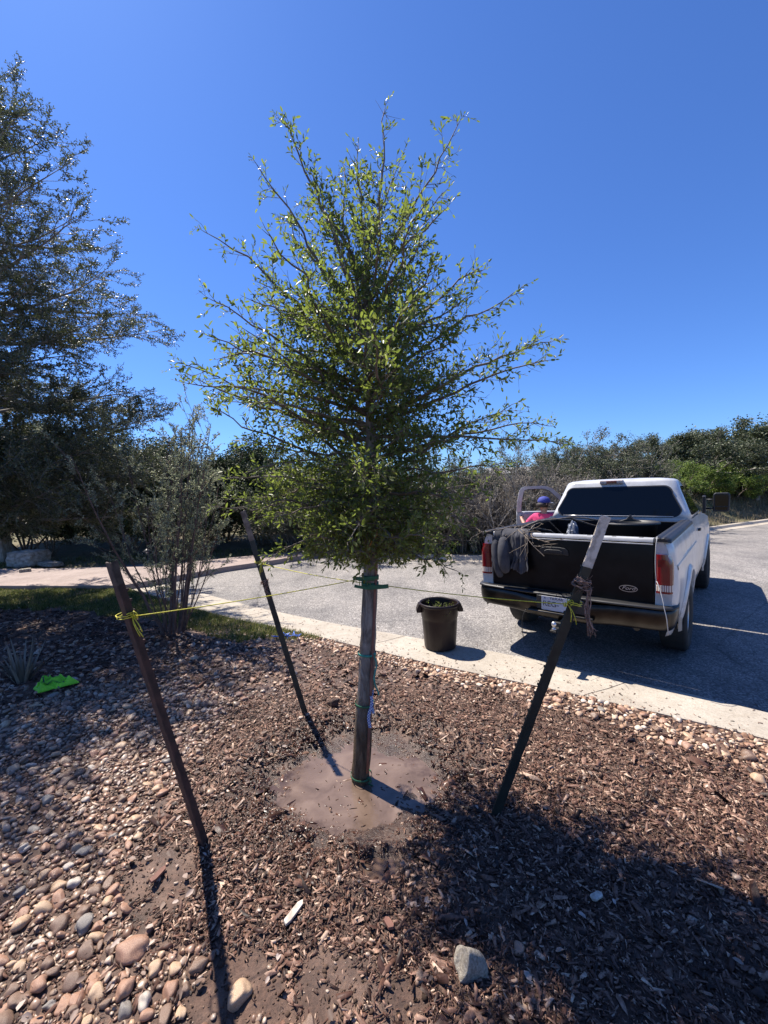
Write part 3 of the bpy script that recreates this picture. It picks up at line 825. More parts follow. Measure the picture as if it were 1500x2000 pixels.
for (q, zone) in STONES[:NIND]:
    key = rg.choice(['stone_red', 'stone_tan', 'stone_grey', 'stone_brown', 'stone_pale'], p=[.40, .24, .06, .24, .06])
    o = bpy.data.objects.new("river_stone", stone_mesh(int(rg.integers(14)), key)); COL.objects.link(o)
    s_ = q[2]
    o.matrix_world = Matrix.Translation((q[0], q[1], float(bed_z(q[0], q[1])) + s_ * rg.uniform(.12, .38))) @ (rot3(rg, .22).to_4x4()) @ Matrix.Diagonal((s_, s_ * rg.uniform(.85, 1.1), s_ * rg.uniform(.85, 1.15), 1))
    u_ = 750 + CAM_F * q[0] / q[1]; v_ = 960 + CAM_F * 1.9 / q[1]; sz = 'larger' if s_ > .036 else 'smaller'
    WHERE['left'] = 'rounded river stone ' + ('in the bottom left corner' if v_ > 1850 and u_ < 220 else 'at the bottom, right of the corner stones' if v_ > 1850 else 'low in the stone bed beside the bare mud' if v_ > 1680 and u_ > 110 else 'low in the stone bed by the left edge' if v_ > 1680 else 'halfway up the stone bed beside the rusty post' if u_ > 170 else 'halfway up the stone bed by the left edge')
    tag(o, sz + ' ' + WORDS[key] + ' ' + WHERE[zone], 'stone', sz + ' ' + WORDS[key] + ' stones, ' + (WHERE['left'] if zone == 'left' else zone).replace('rounded river stone ', '').replace('mix', 'shaded mulch').replace('strip', 'gutter strip').replace('loose', 'among the chips'))
for (px, s_, ti, key, lab) in SPECIAL:
    c = G(*px)
    o = bpy.data.objects.new("river_stone", stone_mesh(ti, key)); COL.objects.link(o)
    e_ = np.ptp(T2[ti][0], axis=0) / 2
    o.matrix_world = Matrix.Translation((c[0], c[1], float(bed_z(c[0], c[1])) + s_ * .35)) @ Matrix.Rotation(ti * 1.3, 4, 'Z') @ Matrix.Diagonal((s_ / e_[0], .92 * s_ / e_[1], .62 * s_ / e_[2], 1))
    tag(o, lab.replace(", right of nothing but brown stones", " stone bed, palest near the edge"), 'stone')
def stuff_stones(lst, name, matk, label, temps, seed):
    rg = np.random.default_rng(seed); W_ = Wood()
    for q in lst:
        V, F = temps[int(rg.integers(len(temps)))]
        s_ = q[2]; m_ = np.array(rot3(rg))
        W_.raw((V * s_ * rg.uniform(.85, 1.1, 3)) @ m_.T + np.array([q[0], q[1], float(bed_z(q[0], q[1])) + s_ * rg.uniform(.1, .4)]), F)
    tag(W_.build(name, M[matk]), label, kind='stuff')
rest = STONES[NIND:]
T2L = [stone_template(100 + k, 2, .2 + .5 * (k % 3 == 0)) for k in range(14)]
stuff_stones([q for q, z in rest if z in ('left', 'mix', 'loose')], "river_stones", 'stone', 'smaller brown and tan river stones filling the stone bed', T2L, 1)
stuff_stones([q for q, z in rest if z == 'strip'], "limestone_rubble", 'gravel', 'tan limestone rubble along the concrete gutter', TG, 2)
def crumbs(n, seed):
    rg = np.random.default_rng(seed); x = rg.uniform(-1.9, 2.2, n); y = rg.uniform(1.2, 3.6, n)
    br = bare(x, y); d = pud_d(x, y)
    k = (rg.random(n) < np.where(br > .3, 1.0, .30)) & (d > .84) & (edge(x) - y > .05) & (np.abs(x) < y + .2); x, y = x[k], y[k]; n = len(x)
    V0, F0 = stone_template(640, 1, 1.0); s_ = np.clip(rg.lognormal(math.log(.0042), .55, n), .0015, .016)
    yaw = rg.uniform(0, 6.28, n); c_, q_ = np.cos(yaw), np.sin(yaw); V = V0[None] * (s_[:, None] * rg.uniform(.7, 1.2, (n, 3)))[:, None]
    V = np.stack([V[..., 0] * c_[:, None] - V[..., 1] * q_[:, None], V[..., 0] * q_[:, None] + V[..., 1] * c_[:, None], V[..., 2]], -1)
    V = V + np.stack([x, y, bed_z(x, y) + s_ * .3], 1)[:, None]
    return V.reshape(-1, 3), (F0[None] + (np.arange(n) * len(V0))[:, None, None]).reshape(-1, 3)
_v, _f = crumbs(26000, 3)
tag(link("soil_crumbs", np_mesh("soil_crumbs", _v, _f, True), M['crumb']), 'small crumbs of brown earth on the bare patches of the bed', kind='stuff')
# pale angular rock at the bottom
V, F = stone_template(412, 4, 1.0)
V = V / np.abs(V).max(0)
taper = 1 - .42 * np.clip(V[:, 2] + .3, 0, 1.3)
V = V * np.stack([taper, taper, np.ones(len(V))], 1)
V += .035 * np.stack([vnoise(V[:, 0] + V[:, 2], V[:, 1], .25, 61), vnoise(V[:, 1], V[:, 2], .25, 62), vnoise(V[:, 0], V[:, 2] + V[:, 1], .25, 63)], 1)
o = link("limestone_rock", np_mesh("limestone_rock", V, F, True), M['limestone'])
c = G(912, 1915); o.location = (c[0], c[1], .065); o.scale = (.082, .07, .095); o.rotation_euler = (.1, -.12, .5)
tag(o, "pale angular limestone rock standing on the mulch at bottom right of centre", 'rock')

# ================================================================== TREES
def bez(S, T, bow, n=10, wob=.0, rng=RNG):
    S = np.asarray(S, float); T = np.asarray(T, float)
    C_ = (S + T) / 2 + np.asarray(bow, float)
    t_ = np.linspace(0, 1, n)[:, None]
    P = (1 - t_) ** 2 * S + 2 * t_ * (1 - t_) * C_ + t_ ** 2 * T
    if wob:
        w_ = rng.normal(0, wob, (n, 3)).cumsum(0) * .5
        w_ -= np.linspace(0, 1, n)[:, None] * w_[-1]; P = P + w_ - w_[0] * (1 - t_)
    return P
def along(P, t_):
    i_ = t_ * (len(P) - 1); k_ = min(int(i_), len(P) - 2); f_ = i_ - k_
    return P[k_] * (1 - f_) + P[k_ + 1] * f_, unit(P[k_ + 1] - P[k_])
def side_dir(d, ang, roll):
    s, u = frame(d)
    return unit(math.cos(ang) * d + math.sin(ang) * (math.cos(roll) * s + math.sin(roll) * u))

class Leaves:
    def __init__(s): s.P = []; s.D = []; s.N = []; s.L = []; s.W = []
    def add(s, p, d, l, w=.19, n=None):
        s.P.append(p); s.D.append(d); s.L.append(l); s.W.append(w); s.N.append(n if n is not None else RNG.normal(size=3) + np.array([0, 0, .8]))
    def arrays(s, fold=.25):
        return leaf_arrays(np.array(s.P), np.array(s.D), np.array(s.N), np.array(s.L), np.array(s.W), fold)

def twig_leaves(W_, LV, S, d, L, r, leaf, step, wob=.25, up=.1, bare=0.0, spine=.0, tert=True):
    n = max(3, int(L / .05) + 2); P = [np.asarray(S, float)]; dd = unit(d)
    for k in range(n - 1):
        dd = unit(dd + RNG.normal(0, wob * .35, 3) + np.array([0, 0, up * .12])); P.append(P[-1] + dd * L / (n - 1))
    P = np.array(P)
    W_.tube(P, np.linspace(r, r * .45, n), 3)
    m_ = int(L / step); phi = RNG.uniform(0, 6)
    if RNG.random() < bare: m_ = int(m_ * .25)
    for k in range(m_):
        t_ = .12 + .88 * (k + .5) / max(m_, 1)
        p, d1 = along(P, min(t_, .999)); phi += 2.4
        if RNG.random() < .12: continue
        LV.add(p, side_dir(d1, RNG.uniform(.5, 1.15), phi), leaf * RNG.uniform(.6, 1.15), RNG.uniform(.14, .22))
    if RNG.random() > .3: LV.add(P[-1], dd, leaf * RNG.uniform(.6, 1))
    if tert:
        q = int(L / .045)
        for k in range(q):
            t_ = .15 + .8 * RNG.random(); p, d1 = along(P, t_)
            l2 = RNG.uniform(.03, .11) * (1.2 - .5 * t_)
            if RNG.random() < spine: l2 *= 1.2; st_ = .2
            else: st_ = step * .8
            twig_leaves(W_, LV, p, side_dir(d1, RNG.uniform(.7, 1.3), RNG.uniform(0, 6.28)), l2, r * .55, leaf * .9, st_, wob, up, 0, 0, False)
    return P

# ---- the young oak in the middle
oak = empty("young_oak_tree", (0, 0, 0))
tag(oak, "young staked live oak with thin bare trunk standing in the muddy puddle", 'tree')
base = G(705, 1525); TD = base[1]
oak.location = (base[0], base[1], 0)
OFF = np.array([base[0], base[1], 0])
wood, twigs, LV = Wood(), Wood(), Leaves()
tp = np.array([base + [0, 0, -.12], base, A(712, 1380, TD), A(719, 1230, TD), A(726, 1060, TD), A(724, 930, TD + .02), A(722, 800, TD), A(717, 660, TD - .02), A(713, 520, TD)])
tpr = [.064, .060, .054, .050, .044, .036, .028, .020, .013]
tps = np.array([np.interp(np.linspace(0, 8, 50), range(9), tp[:, k]) for k in range(3)]).T
tps[4:] += RNG.normal(0, .0025, (46, 3))
V, F = tube_arrays(tps, np.interp(np.linspace(0, 8, 50), range(9), tpr), 18)
ang_ = np.tile(np.arange(18), 50)
ctr = np.repeat(tps, 18, 0)
V = ctr + (V - ctr) * (1 + .06 * np.sin(ang_ * .35 * 3 + V[:, 2] * 4)[:, None] + .045 * vnoise(ang_ * 1.0, V[:, 2] * 22, 1.0, 9)[:, None])
trunk_o = link("trunk", np_mesh("trunk", V - OFF, F, True), M['bark'], oak)
def trunk_at(v_):
    zz = A(718, v_, TD)[2]; return np.array([np.interp(zz, tp[:, 2], tp[:, 0]), np.interp(zz, tp[:, 2], tp[:, 1]), zz])
def rad_at(z):
    return np.interp(z, [1.45, 1.6, 1.8, 2.1, 2.42, 2.75, 3.07, 3.4, 3.7, 4.05, 4.35], [.40, .70, .95, 1.08, 1.12, 1.05, .78, .42, .18, .08, .04])
PRIM = []   # (start px row, tip px, depth offset, bow)
for v0, tip, dy, bow in ((560, (545, 232), .05, .03), (560, (752, 212), -.02, .02), (540, (896, 240), -.1, -.13), (640, (502, 322), -.15, .0), (700, (398, 452), .1, -.03),
                         (790, (412, 585), -.25, .08), (860, (352, 724), .12, .07), (880, (362, 712), -.4, .05), (600, (868, 375), .1, .08), (620, (868, 410), -.2, .04), (700, (942, 528), .15, .04),
                         (760, (1003, 572), -.1, .08), (830, (1076, 668), .1, .12), (850, (1062, 705), -.35, .08), (900, (1072, 832), .2, .10), (860, (1092, 866), -.2, .16), (960, (420, 800), -.1, .06),
                         (980, (445, 935), .2, .08), (1000, (468, 975), -.3, .08), (1010, (530, 1090), -.2, .12), (1030, (892, 1115), -.25, .16), (990, (992, 905), .1, .08), (1000, (950, 960), .5, .05),
                         (660, (560, 430), .35, .02), (620, (672, 330), .12, .02), (640, (612, 345), -.1, .02), (620, (780, 318), .1, .02), (650, (800, 420), -.2, .03), (640, (700, 290), -.15, .0), (680, (640, 420), -.3, .02), (1020, (600, 1070), .4, .1), (1030, (640, 1085), -.5, .1),
                         (1030, (860, 1080), .3, .1), (950, (1000, 790), -.1, .05), (930, (450, 690), .1, .03), (1000, (500, 1010), .0, .06), (1010, (930, 1030), -.1, .06), (1035, (700, 1085), -.3, .06), (1035, (745, 1075), .3, .06),
                         (1030, (590, 1060), .1, .06), (1025, (800, 1070), -.2, .06), (1015, (880, 1055), .15, .06)):
    S = trunk_at(v0); T = A(tip[0], tip[1], TD + dy)
    PRIM.append((S, T, bow))
for k in range(100):
    z0 = 1.58 + 1.5 * RNG.random() ** 1.35; az = k * 2.399 + RNG.normal(0, .3)
    lift = np.interp(z0, [1.6, 2.3, 3.4], [-.06, .20, .42]); rr = rad_at(z0 + lift * .6) * RNG.uniform(.50, 1.0)
    S = np.array([np.interp(z0, tp[:, 2], tp[:, 0]), np.interp(z0, tp[:, 2], tp[:, 1]), z0])
    rr *= 1 - (.62 if z0 < 2.4 else .45) * max(0.0, math.cos(az - .65)) ** 1.2
    T = S + np.array([math.cos(az) * rr, math.sin(az) * rr, lift * RNG.uniform(.5, 1.3)])
    PRIM.append((S, T, RNG.uniform(-.02, .1)))
for S, T, bow in PRIM:
    L = np.linalg.norm(T - S)
    P = bez(S, T, np.array([0, 0, bow]) + RNG.normal(0, .045, 3) * L, 14, .026)
    r0 = .0045 + .0085 * L
    wood.tube(P - OFF, np.linspace(r0, .0022, 14), 6)
    m_ = int(L / .040); dens_ = RNG.uniform(.72, 1.15) if S[2] < 2.95 else .82
    for q in range(m_):
        t_ = .06 + .94 * (q + RNG.random()) / m_
        p, d1 = along(P, min(t_, .99))
        if RNG.random() > dens_: continue
        l2 = (.30 * (1 - t_) + .065) * RNG.uniform(.5, 1.15)
        twig_leaves(twigs, LV, p - OFF, side_dir(d1, RNG.uniform(.5, 1.1), RNG.uniform(0, 6.28)), l2, .0022, .038, .017, bare=.20, spine=.28, up=.35)
    twig_leaves(twigs, LV, P[-1] - OFF, unit(P[-1] - P[-3]), .06, .002, .032, .02, tert=True)
print("oak leaves", len(LV.P))
wood.build("branch", M['twig'], oak)
twigs.build("twigs", M['twig'], oak)['label'] = 'thin grey-brown twigs'
V, F = LV.arrays(); link("foliage", np_mesh("foliage", V, F), M['leaf'], oak)

# ---- spray templates for bigger crowns
def make_sprays(n, L, leaf, step, nsub, seedw=.25, width=.19, up=.1):
    out = []
    for _ in range(n):
        W_, lv = Wood(), Leaves()
        P = [np.zeros(3)]; dd = np.array([0, 1.0, 0])
        for k in range(6): dd = unit(dd + RNG.normal(0, .1, 3)); P.append(P[-1] + dd * L / 6)
        P = np.array(P); W_.tube(P, np.linspace(.004, .0018, 7), 3)
        for k in range(int(L / step)):
            p, d1 = along(P, min(.999, k * step / L)); lv.add(p, side_dir(d1, RNG.uniform(.5, 1.1), k * 2.4), leaf * RNG.uniform(.7, 1.15), width)
        for q in range(nsub):
            p, d1 = along(P, RNG.uniform(.1, .95)); d2 = side_dir(d1, RNG.uniform(.5, 1.0), RNG.choice([0, PI]) + RNG.normal(0, .6)); l2 = L * RNG.uniform(.2, .45)
            P2 = np.array([p, p + d2 * l2 * .5, p + (d2 + RNG.normal(0, .1, 3)) * l2]); W_.tube(P2, [.0022, .0018, .0012], 3)
            for k in range(int(l2 / step)):
                p3, d3 = along(P2, min(.999, (k + .5) * step / l2)); lv.add(p3, side_dir(d3, RNG.uniform(.5, 1.1), k * 2.4), leaf * RNG.uniform(.7, 1.1), width)
        out.append((*W_.arrays(), *lv.arrays()))
    return out
def place_sprays(sprays, pos, dirs, scl, roll):
    """-> wood V,F, leaf V,F"""
    wv, wf, lv, lf = [], [], [], []; nw = nl = 0
    pick = RNG.integers(len(sprays), size=len(pos))
    for ti, sp in enumerate(sprays):
        k = np.where(pick == ti)[0]
        if not len(k): continue
        d = dirs[k] / np.linalg.norm(dirs[k], axis=1, keepdims=True)
        a_ = np.tile([0, 0, 1.0], (len(k), 1)) + .01
        s = np.cross(d, a_); s /= np.maximum(np.linalg.norm(s, axis=1, keepdims=True), 1e-6); u = np.cross(s, d)
        c_, s_ = np.cos(roll[k])[:, None], np.sin(roll[k])[:, None]
        s2 = c_ * s + s_ * u; u2 = -s_ * s + c_ * u
        Rm = np.stack([s2, d, u2], 2) * scl[k][:, None, None]
        for (Vt, Ft, av, af, which) in ((sp[0], sp[1], wv, wf, 0), (sp[2], sp[3], lv, lf, 1)):
            V = np.einsum('nij,vj->nvi', Rm, Vt) + pos[k][:, None]
            nb = nw if which == 0 else nl
            F = Ft[None] + (np.arange(len(k)) * len(Vt))[:, None, None] + nb
            av.append(V.reshape(-1, 3)); af.append(F.reshape(-1, 4))
            if which == 0: nw += V.shape[0] * V.shape[1]
            else: nl += V.shape[0] * V.shape[1]
    return np.concatenate(wv), np.concatenate(wf), np.concatenate(lv), np.concatenate(lf)

def big_tree(name, label, cat, loc, height, z0, radf, nprim, lift, spr, matleaf, matwood, r0, sec_step=.16, spray_step=.10, group=None, dens=1.0, trunk_top=.95, thin=lambda z: 1.0):
    root = empty(name, loc); tag(root, label, cat, group)
    tr, br = Wood(), Wood(); pos = []; dirs = []
    n = 12
    P = np.array([[0, 0, -.1 + (height * trunk_top + .1) * k / (n - 1)] for k in range(n)]); P[1:, :2] += RNG.normal(0, .05, (n - 1, 2)).cumsum(0) * .6
    tr.tube(P, np.linspace(r0, r0 * .12, n), 12)
    for k in range(nprim):
        zz = z0 + (height * trunk_top - z0) * ((k + RNG.random()) / nprim) ** 1.0
        az = k * 2.399 + RNG.normal(0, .35)
        S = np.array([np.interp(zz, P[:, 2], P[:, 0]), np.interp(zz, P[:, 2], P[:, 1]), zz])
        lf = lift(zz / height); rr = min(radf(zz), radf(zz + lf * radf(zz))) * RNG.uniform(.68, 1.03)
        T = S + np.array([math.cos(az) * rr, math.sin(az) * rr, lf * rr * RNG.uniform(.5, 1.4)])
        Q = bez(S, T, (0, 0, -.08 * rr + RNG.uniform(-.1, .2)), 12, .03)
        br.tube(Q, np.linspace(.008 + .012 * rr, .004, 12), 6)
        m_ = max(3, int(rr / sec_step))
        for q in range(m_):
            t_ = .18 + .82 * (q + RNG.random()) / m_; p, d1 = along(Q, min(t_, .99))
            l2 = (rr * .34 * (1 - t_) + .28) * RNG.uniform(.5, 1.15)
            d2 = side_dir(d1, RNG.uniform(.45, .95), RNG.uniform(0, 6.28)); d2 = unit(d2 * np.array([1, 1, .6]) + np.array([0, 0, .12]))
            Q2 = bez(p, p + d2 * l2, (0, 0, RNG.uniform(-.05, .02)), 6, .015); br.tube(Q2, np.linspace(.006, .003, 6), 4)
            for w_ in range(max(1, int(l2 / spray_step * dens * thin(p[2])))):
                p3, d3 = along(Q2, RNG.uniform(.1, 1) * .999); pos.append(p3); dirs.append(side_dir(d3, RNG.uniform(.3, .9), RNG.uniform(0, 6.28)))
            pos.append(Q2[-1]); dirs.append(d2)
        pos.append(Q[-1]); dirs.append(unit(Q[-1] - Q[-2]))
    pos, dirs = np.array(pos), np.array(dirs); nn = len(pos)
    a_, b_, c_, d_ = place_sprays(spr, pos, dirs, RNG.uniform(.65, 1.15, nn), RNG.uniform(0, 6.28, nn))
    br.raw(a_, b_)
    tr.build("trunk", M[matwood], root); br.build("branch", M[matwood], root)
    link("foliage", np_mesh("foliage", c_, d_), M[matleaf], root)
    print(name, nn, "sprays", len(d_) // 2, "leaves")
    return root
SPR_OAK = make_sprays(8, .36, .045, .021, 8)
LTD = 6.8
lt = A(-75, 1000, LTD)
_o = [(u, v_) for u, v_ in ((250, 1110), (262, 1050), (285, 980), (322, 900), (335, 850), (325, 770), (305, 690), (292, 590), (275, 500), (272, 385), (235, 330), (135, 215), (70, 125), (15, 85), (-50, 40))]
_z = np.array([A(u, v_, LTD)[2] for u, v_ in _o]); _r = np.array([A(u, v_, LTD)[0] - lt[0] for u, v_ in _o])
def lrad(z): return max(.15, float(np.interp(z, _z, _r)) - .20)
big_tree("live_oak_tree", "big dark live oak whose crown fills the left edge of the view", 'tree', (lt[0], lt[1], .02), float(_z[-1]) - .1, 1.62, lrad, 125,
         lambda h: float(np.interp(h, [.1, .3, .6, 1], [-.05, .12, .34, .7])), SPR_OAK, 'leaf_grey', 'twig_grey', .14, dens=1.5, thin=lambda z: float(np.interp(z, [2.5, 4.0, 6.0], [1.25, .48, .24])))

# ---- multi-stemmed silvery bush
SPR_BUSH = make_sprays(5, .22, .030, .014, 6, width=.27)
root = empty("silvery_bush", tuple(G(340, 1240))); tag(root, "multi-stemmed bush with reddish stems and small silvery leaves behind the left post", 'bush')
stems, pos, dirs = Wood(), [], []
for k in range(22):
    az = k * 2.399; sp = RNG.uniform(.15, .85) if k % 3 else RNG.uniform(.0, .2)
    H_ = RNG.uniform(1.7, 3.2) * (1 - .25 * sp)
    S = np.array([math.cos(az) * .10, math.sin(az) * .10, -.05]); T = np.array([math.cos(az) * sp * H_ * .62 + .36 * H_ / 3, math.sin(az) * sp * H_ * .62, H_])
    Q = bez(S, T, (0, 0, 0) + np.array([math.cos(az), math.sin(az), 0]) * RNG.uniform(-.05, .12), 12, .025)
    stems.tube(Q, np.linspace(.010 if k % 5 else .022, .003, 12), 6)
    for q in range(16):
        t_ = .22 + .78 * (q + RNG.random()) / 16; p, d1 = along(Q, min(.99, t_)); l2 = RNG.uniform(.15, .5) * (1.1 - .5 * t_)
        d2 = unit(side_dir(d1, RNG.uniform(.4, .8), RNG.uniform(0, 6.28)) + np.array([0, 0, .15])); Q2 = bez(p, p + d2 * l2, (0, 0, -.02), 5, .01); stems.tube(Q2, np.linspace(.004, .002, 5), 3)
        if t_ > .36 or RNG.random() < .4:
            for w_ in range(1):
                p3, d3 = along(Q2, RNG.uniform(.3, 1) * .999); pos.append(p3); dirs.append(side_dir(d3, .5, RNG.uniform(0, 6.28)))
            pos.append(Q2[-1]); dirs.append(d2)
pos, dirs = np.array(pos), np.array(dirs)
a_, b_, c_, d_ = place_sprays(SPR_BUSH, pos, dirs, RNG.uniform(.5, .95, len(pos)), RNG.uniform(0, 6.28, len(pos)))
stems.raw(a_, b_); stems.build("stems", M['twig_red'], root); link("foliage", np_mesh("foliage", c_, d_), M['leaf_silver'], root)

# ---- brush beyond the road
def brush(name, kind):
    """returns root with wood + foliage, about 3 m tall, built at the origin"""
    root = empty(name)
    Wd = Wood(); pos = []
    nst, H_, spread, upb = {'cedar': (7, 3.0, .50, .25), 'olive': (14, 3.0, .55, .15), 'bare': (26, 2.6, .42, .3), 'oak': (4, 3.2, .75, .0), 'bright': (12, 1.9, .75, .05)}[kind]
    def grow(p, d, L, r, depth):
        n = 5; P = [p]; dd = d
        for k in range(n - 1):
            dd = unit(dd + RNG.normal(0, .16, 3) + np.array([0, 0, upb * .3])); P.append(P[-1] + dd * L / (n - 1))
        P = np.array(P); r = max(r, .0065); Wd.tube(P, np.linspace(r, max(r * .55, .005), n), 5 if depth < 2 else 3)
        if depth == (4 if kind != 'bright' else 3):
            for q in P[1:]: pos.append(q)
            return
        nc = {'oak': (4, 4, 4, 4), 'cedar': (6, 5, 4, 3), 'olive': (4, 4, 3, 3), 'bare': (4, 3, 3, 2), 'bright': (4, 4, 4, 3)}[kind][min(depth, 3)]
        for k in range(nc):
            t_ = RNG.uniform(.35, 1) if depth else RNG.uniform(.25, 1)
            q, d1 = along(P, min(t_, .99)); grow(q, side_dir(d1, RNG.uniform(.35, .85), RNG.uniform(0, 6.28)), L * RNG.uniform(.45, .7), r * .5, depth + 1)
    for k in range(nst):
        az = k * 2.399; sp = spread * math.sqrt((k + .5) / nst)
        d = unit([math.cos(az) * sp, math.sin(az) * sp, 1.0])
        bp = np.array([math.cos(az), math.sin(az), 0]) * RNG.uniform(0, .8 if kind in ('bare', 'olive', 'bright') else .15)
        grow(bp, d, H_ * RNG.uniform(.42, .6), .022 if kind != 'oak' else .07, 0)
    Wd.build("branches", M['twig_grey' if kind in ('bare', 'olive', 'oak') else 'twig'], root)
    pos = np.array(pos)
    per, ls, sd, mt = {'cedar': (6, .055, .07, 'leaf_cedar'), 'olive': (5, .040, .045, 'leaf_olive'), 'bare': (1.0, .035, .03, 'leaf_bare'), 'oak': (12, .045, .06, 'leaf_scrub'), 'bright': (9, .055, .06, 'leaf_bright')}[kind]
    n = int(len(pos) * per); P = pos[RNG.integers(len(pos), size=n)] + RNG.normal(0, sd, (n, 3)); P[:, 2] = np.maximum(P[:, 2], .05)
    V, F = leaf_arrays(P, rand_unit(n), rand_unit(n) + np.array([0, 0, .5]), RNG.uniform(.6, 1.3, n) * ls, RNG.uniform(.2, .35, n))
    link("foliage", np_mesh("foliage", V, F), M[mt], root)
    print(name, kind, len(Wd.V), n)
    return root
def copy_tree(o, parent=None):
    c = o.copy(); COL.objects.link(c); c.parent = parent
    for ch in o.children: copy_tree(ch, c)
    return c
PROT = {'cedar': [brush("cedar_bush", 'cedar'), brush("cedar_bush", 'cedar')], 'olive': [brush("olive_shrub", 'olive'), brush("olive_shrub", 'olive')],
        'bare': [brush("bare_brush", 'bare'), brush("bare_brush", 'bare')], 'oak': [brush("scrub_oak", 'oak'), brush("scrub_oak", 'oak')], 'bright': [brush("bright_green_bush", 'bright')]}
used = {}
ORD = ['first', 'second', 'third', 'fourth', 'fifth', 'sixth', 'seventh', 'eighth', 'ninth', 'tenth', 'eleventh']
def row_put(kind, lst, label, group):
    order = sorted(range(len(lst)), key=lambda i_: lst[i_][0])
    for n_, i_ in enumerate(order): put(kind, *lst[i_], label % ORD[n_], group)
def put(kind, u, v_top, D, sx=1.0, label=None, group=None, base=None):
    """stands a plant at depth D in the direction of column u, its top at row v_top"""
    ps = PROT[kind]; k = used.get(kind, 0); used[kind] = k + 1
    src = ps[k % len(ps)]
    o = src if k < len(ps) else copy_tree(src)
    x = A(u, 960, D)[0]; z = float(terrain_z(np.array(x), np.array(D))) if base is None else base
    top = A(u, v_top, D)[2]
    if 'h' not in PCACHE.setdefault(src.name, {}):
        PCACHE[src.name]['h'] = max(np.percentile([v_.co[2] for v_ in ch.data.vertices], 99.3) for ch in src.children)
    s = max(.3, (top - z) / PCACHE[src.name]['h'])
    o.location = (x, D, z - .03); o.scale = (s * sx, s * sx, s); o.rotation_euler = (0, 0, k * 1.9 + .4)
    tag(o, label, {'cedar': 'bush', 'olive': 'shrub', 'bare': 'brush', 'oak': 'tree', 'bright': 'bush'}[kind], group)
    return o
PCACHE = {}
G1 = "dark cedar bushes beyond the drive"; L1 = "dark green cedar bush in the thicket beyond the concrete drive"
row_put('cedar', ((-60, 820, 15, 1.3), (40, 850, 14.2, 1.3), (130, 870, 15.5, 1.3), (215, 880, 14.2, 1.2), (300, 878, 15.5, 1.2), (375, 882, 14.5, 1.2), (440, 872, 15.5, 1.2), (505, 892, 14.6, 1.2), (90, 960, 13.3, 1.4), (250, 960, 13.4, 1.4), (400, 965, 13.6, 1.4)), 'dark green cedar bush beyond the concrete drive, %s from the left', G1)
G2 = "grey-green shrubs behind the young oak"; L2 = "grey-green twiggy shrub on the road's far side behind the young oak"
row_put('olive', ((540, 895, 15, 1.2), (600, 900, 14.2, 1.2), (665, 905, 14.8, 1.2), (725, 900, 13.6, 1.2), (790, 900, 14.0, 1.2), (850, 905, 13.2, 1.2), (905, 900, 13.6, 1.2), (570, 985, 13.6, 1.3), (700, 985, 12.7, 1.3), (830, 985, 12.2, 1.3)), 'grey-green twiggy shrub behind the young oak, %s from the left', G2)
G3 = "leafless grey brush by the open truck door"; L3 = "leafless grey brush behind the person and the open truck door"
row_put('bare', ((905, 935, 12.2, 1.2), (960, 925, 12.0, 1.2), (1010, 920, 12.4, 1.2), (1060, 925, 12.3, 1.2), (930, 900, 13.4, 1.1), (985, 912, 13.8, 1.1), (1110, 930, 12.9, 1.2), (1040, 905, 13.9, 1.1), (1165, 925, 13.6, 1.2), (1000, 950, 12.0, 1.2)), 'leafless grey brush behind the open truck door, %s from the left', G3)
G4 = "olive shrubs behind the truck cab"
row_put('olive', ((1085, 888, 15.2, 1.1), (1140, 852, 16.0, 1.15), (1195, 866, 16.5, 1.1), (1245, 893, 17.0, 1.0), (1165, 895, 15.0, 1.1)), 'olive-grey shrub rising behind the white truck cab, %s from the left', G4)
put('oak', 1300, 848, 24, 1.35, "small live oak with spreading crown against the sky right of the truck's roof lamp")
put('oak', 1352, 872, 25, 1.2, "small live oak, second from the right edge on the bank")
put('oak', 1410, 868, 25, 1.2, "dark scrub oak between the spreading oak and the tall one at right edge")
put('oak', 1475, 832, 22, 1.3, "tall grey-green oak at the right edge, highest tree on the bank")
put('oak', 1560, 815, 22, 1.3, "grey-green oak cut by the right edge of the view")
put('oak', 1262, 885, 25, 1.2, "low scrub oak just left of the spreading oak")
G5 = "bright green bushes on the bank"
row_put('bright', ((1215, 905, 19, 1.5), (1285, 903, 20, 1.5), (1345, 915, 20.6, 1.4), (1395, 905, 21.2, 1.4), (1440, 925, 21.8, 1.2)), 'bright green bush on the bank beyond the truck, %s from the left', G5)
row_put('olive', ((1250, 925, 19.4, 1.4), (1475, 915, 23, 1.3), (1520, 900, 23, 1.3)), 'low olive shrub among the bright green bushes, %s from the left', "low olive shrubs on the bank")

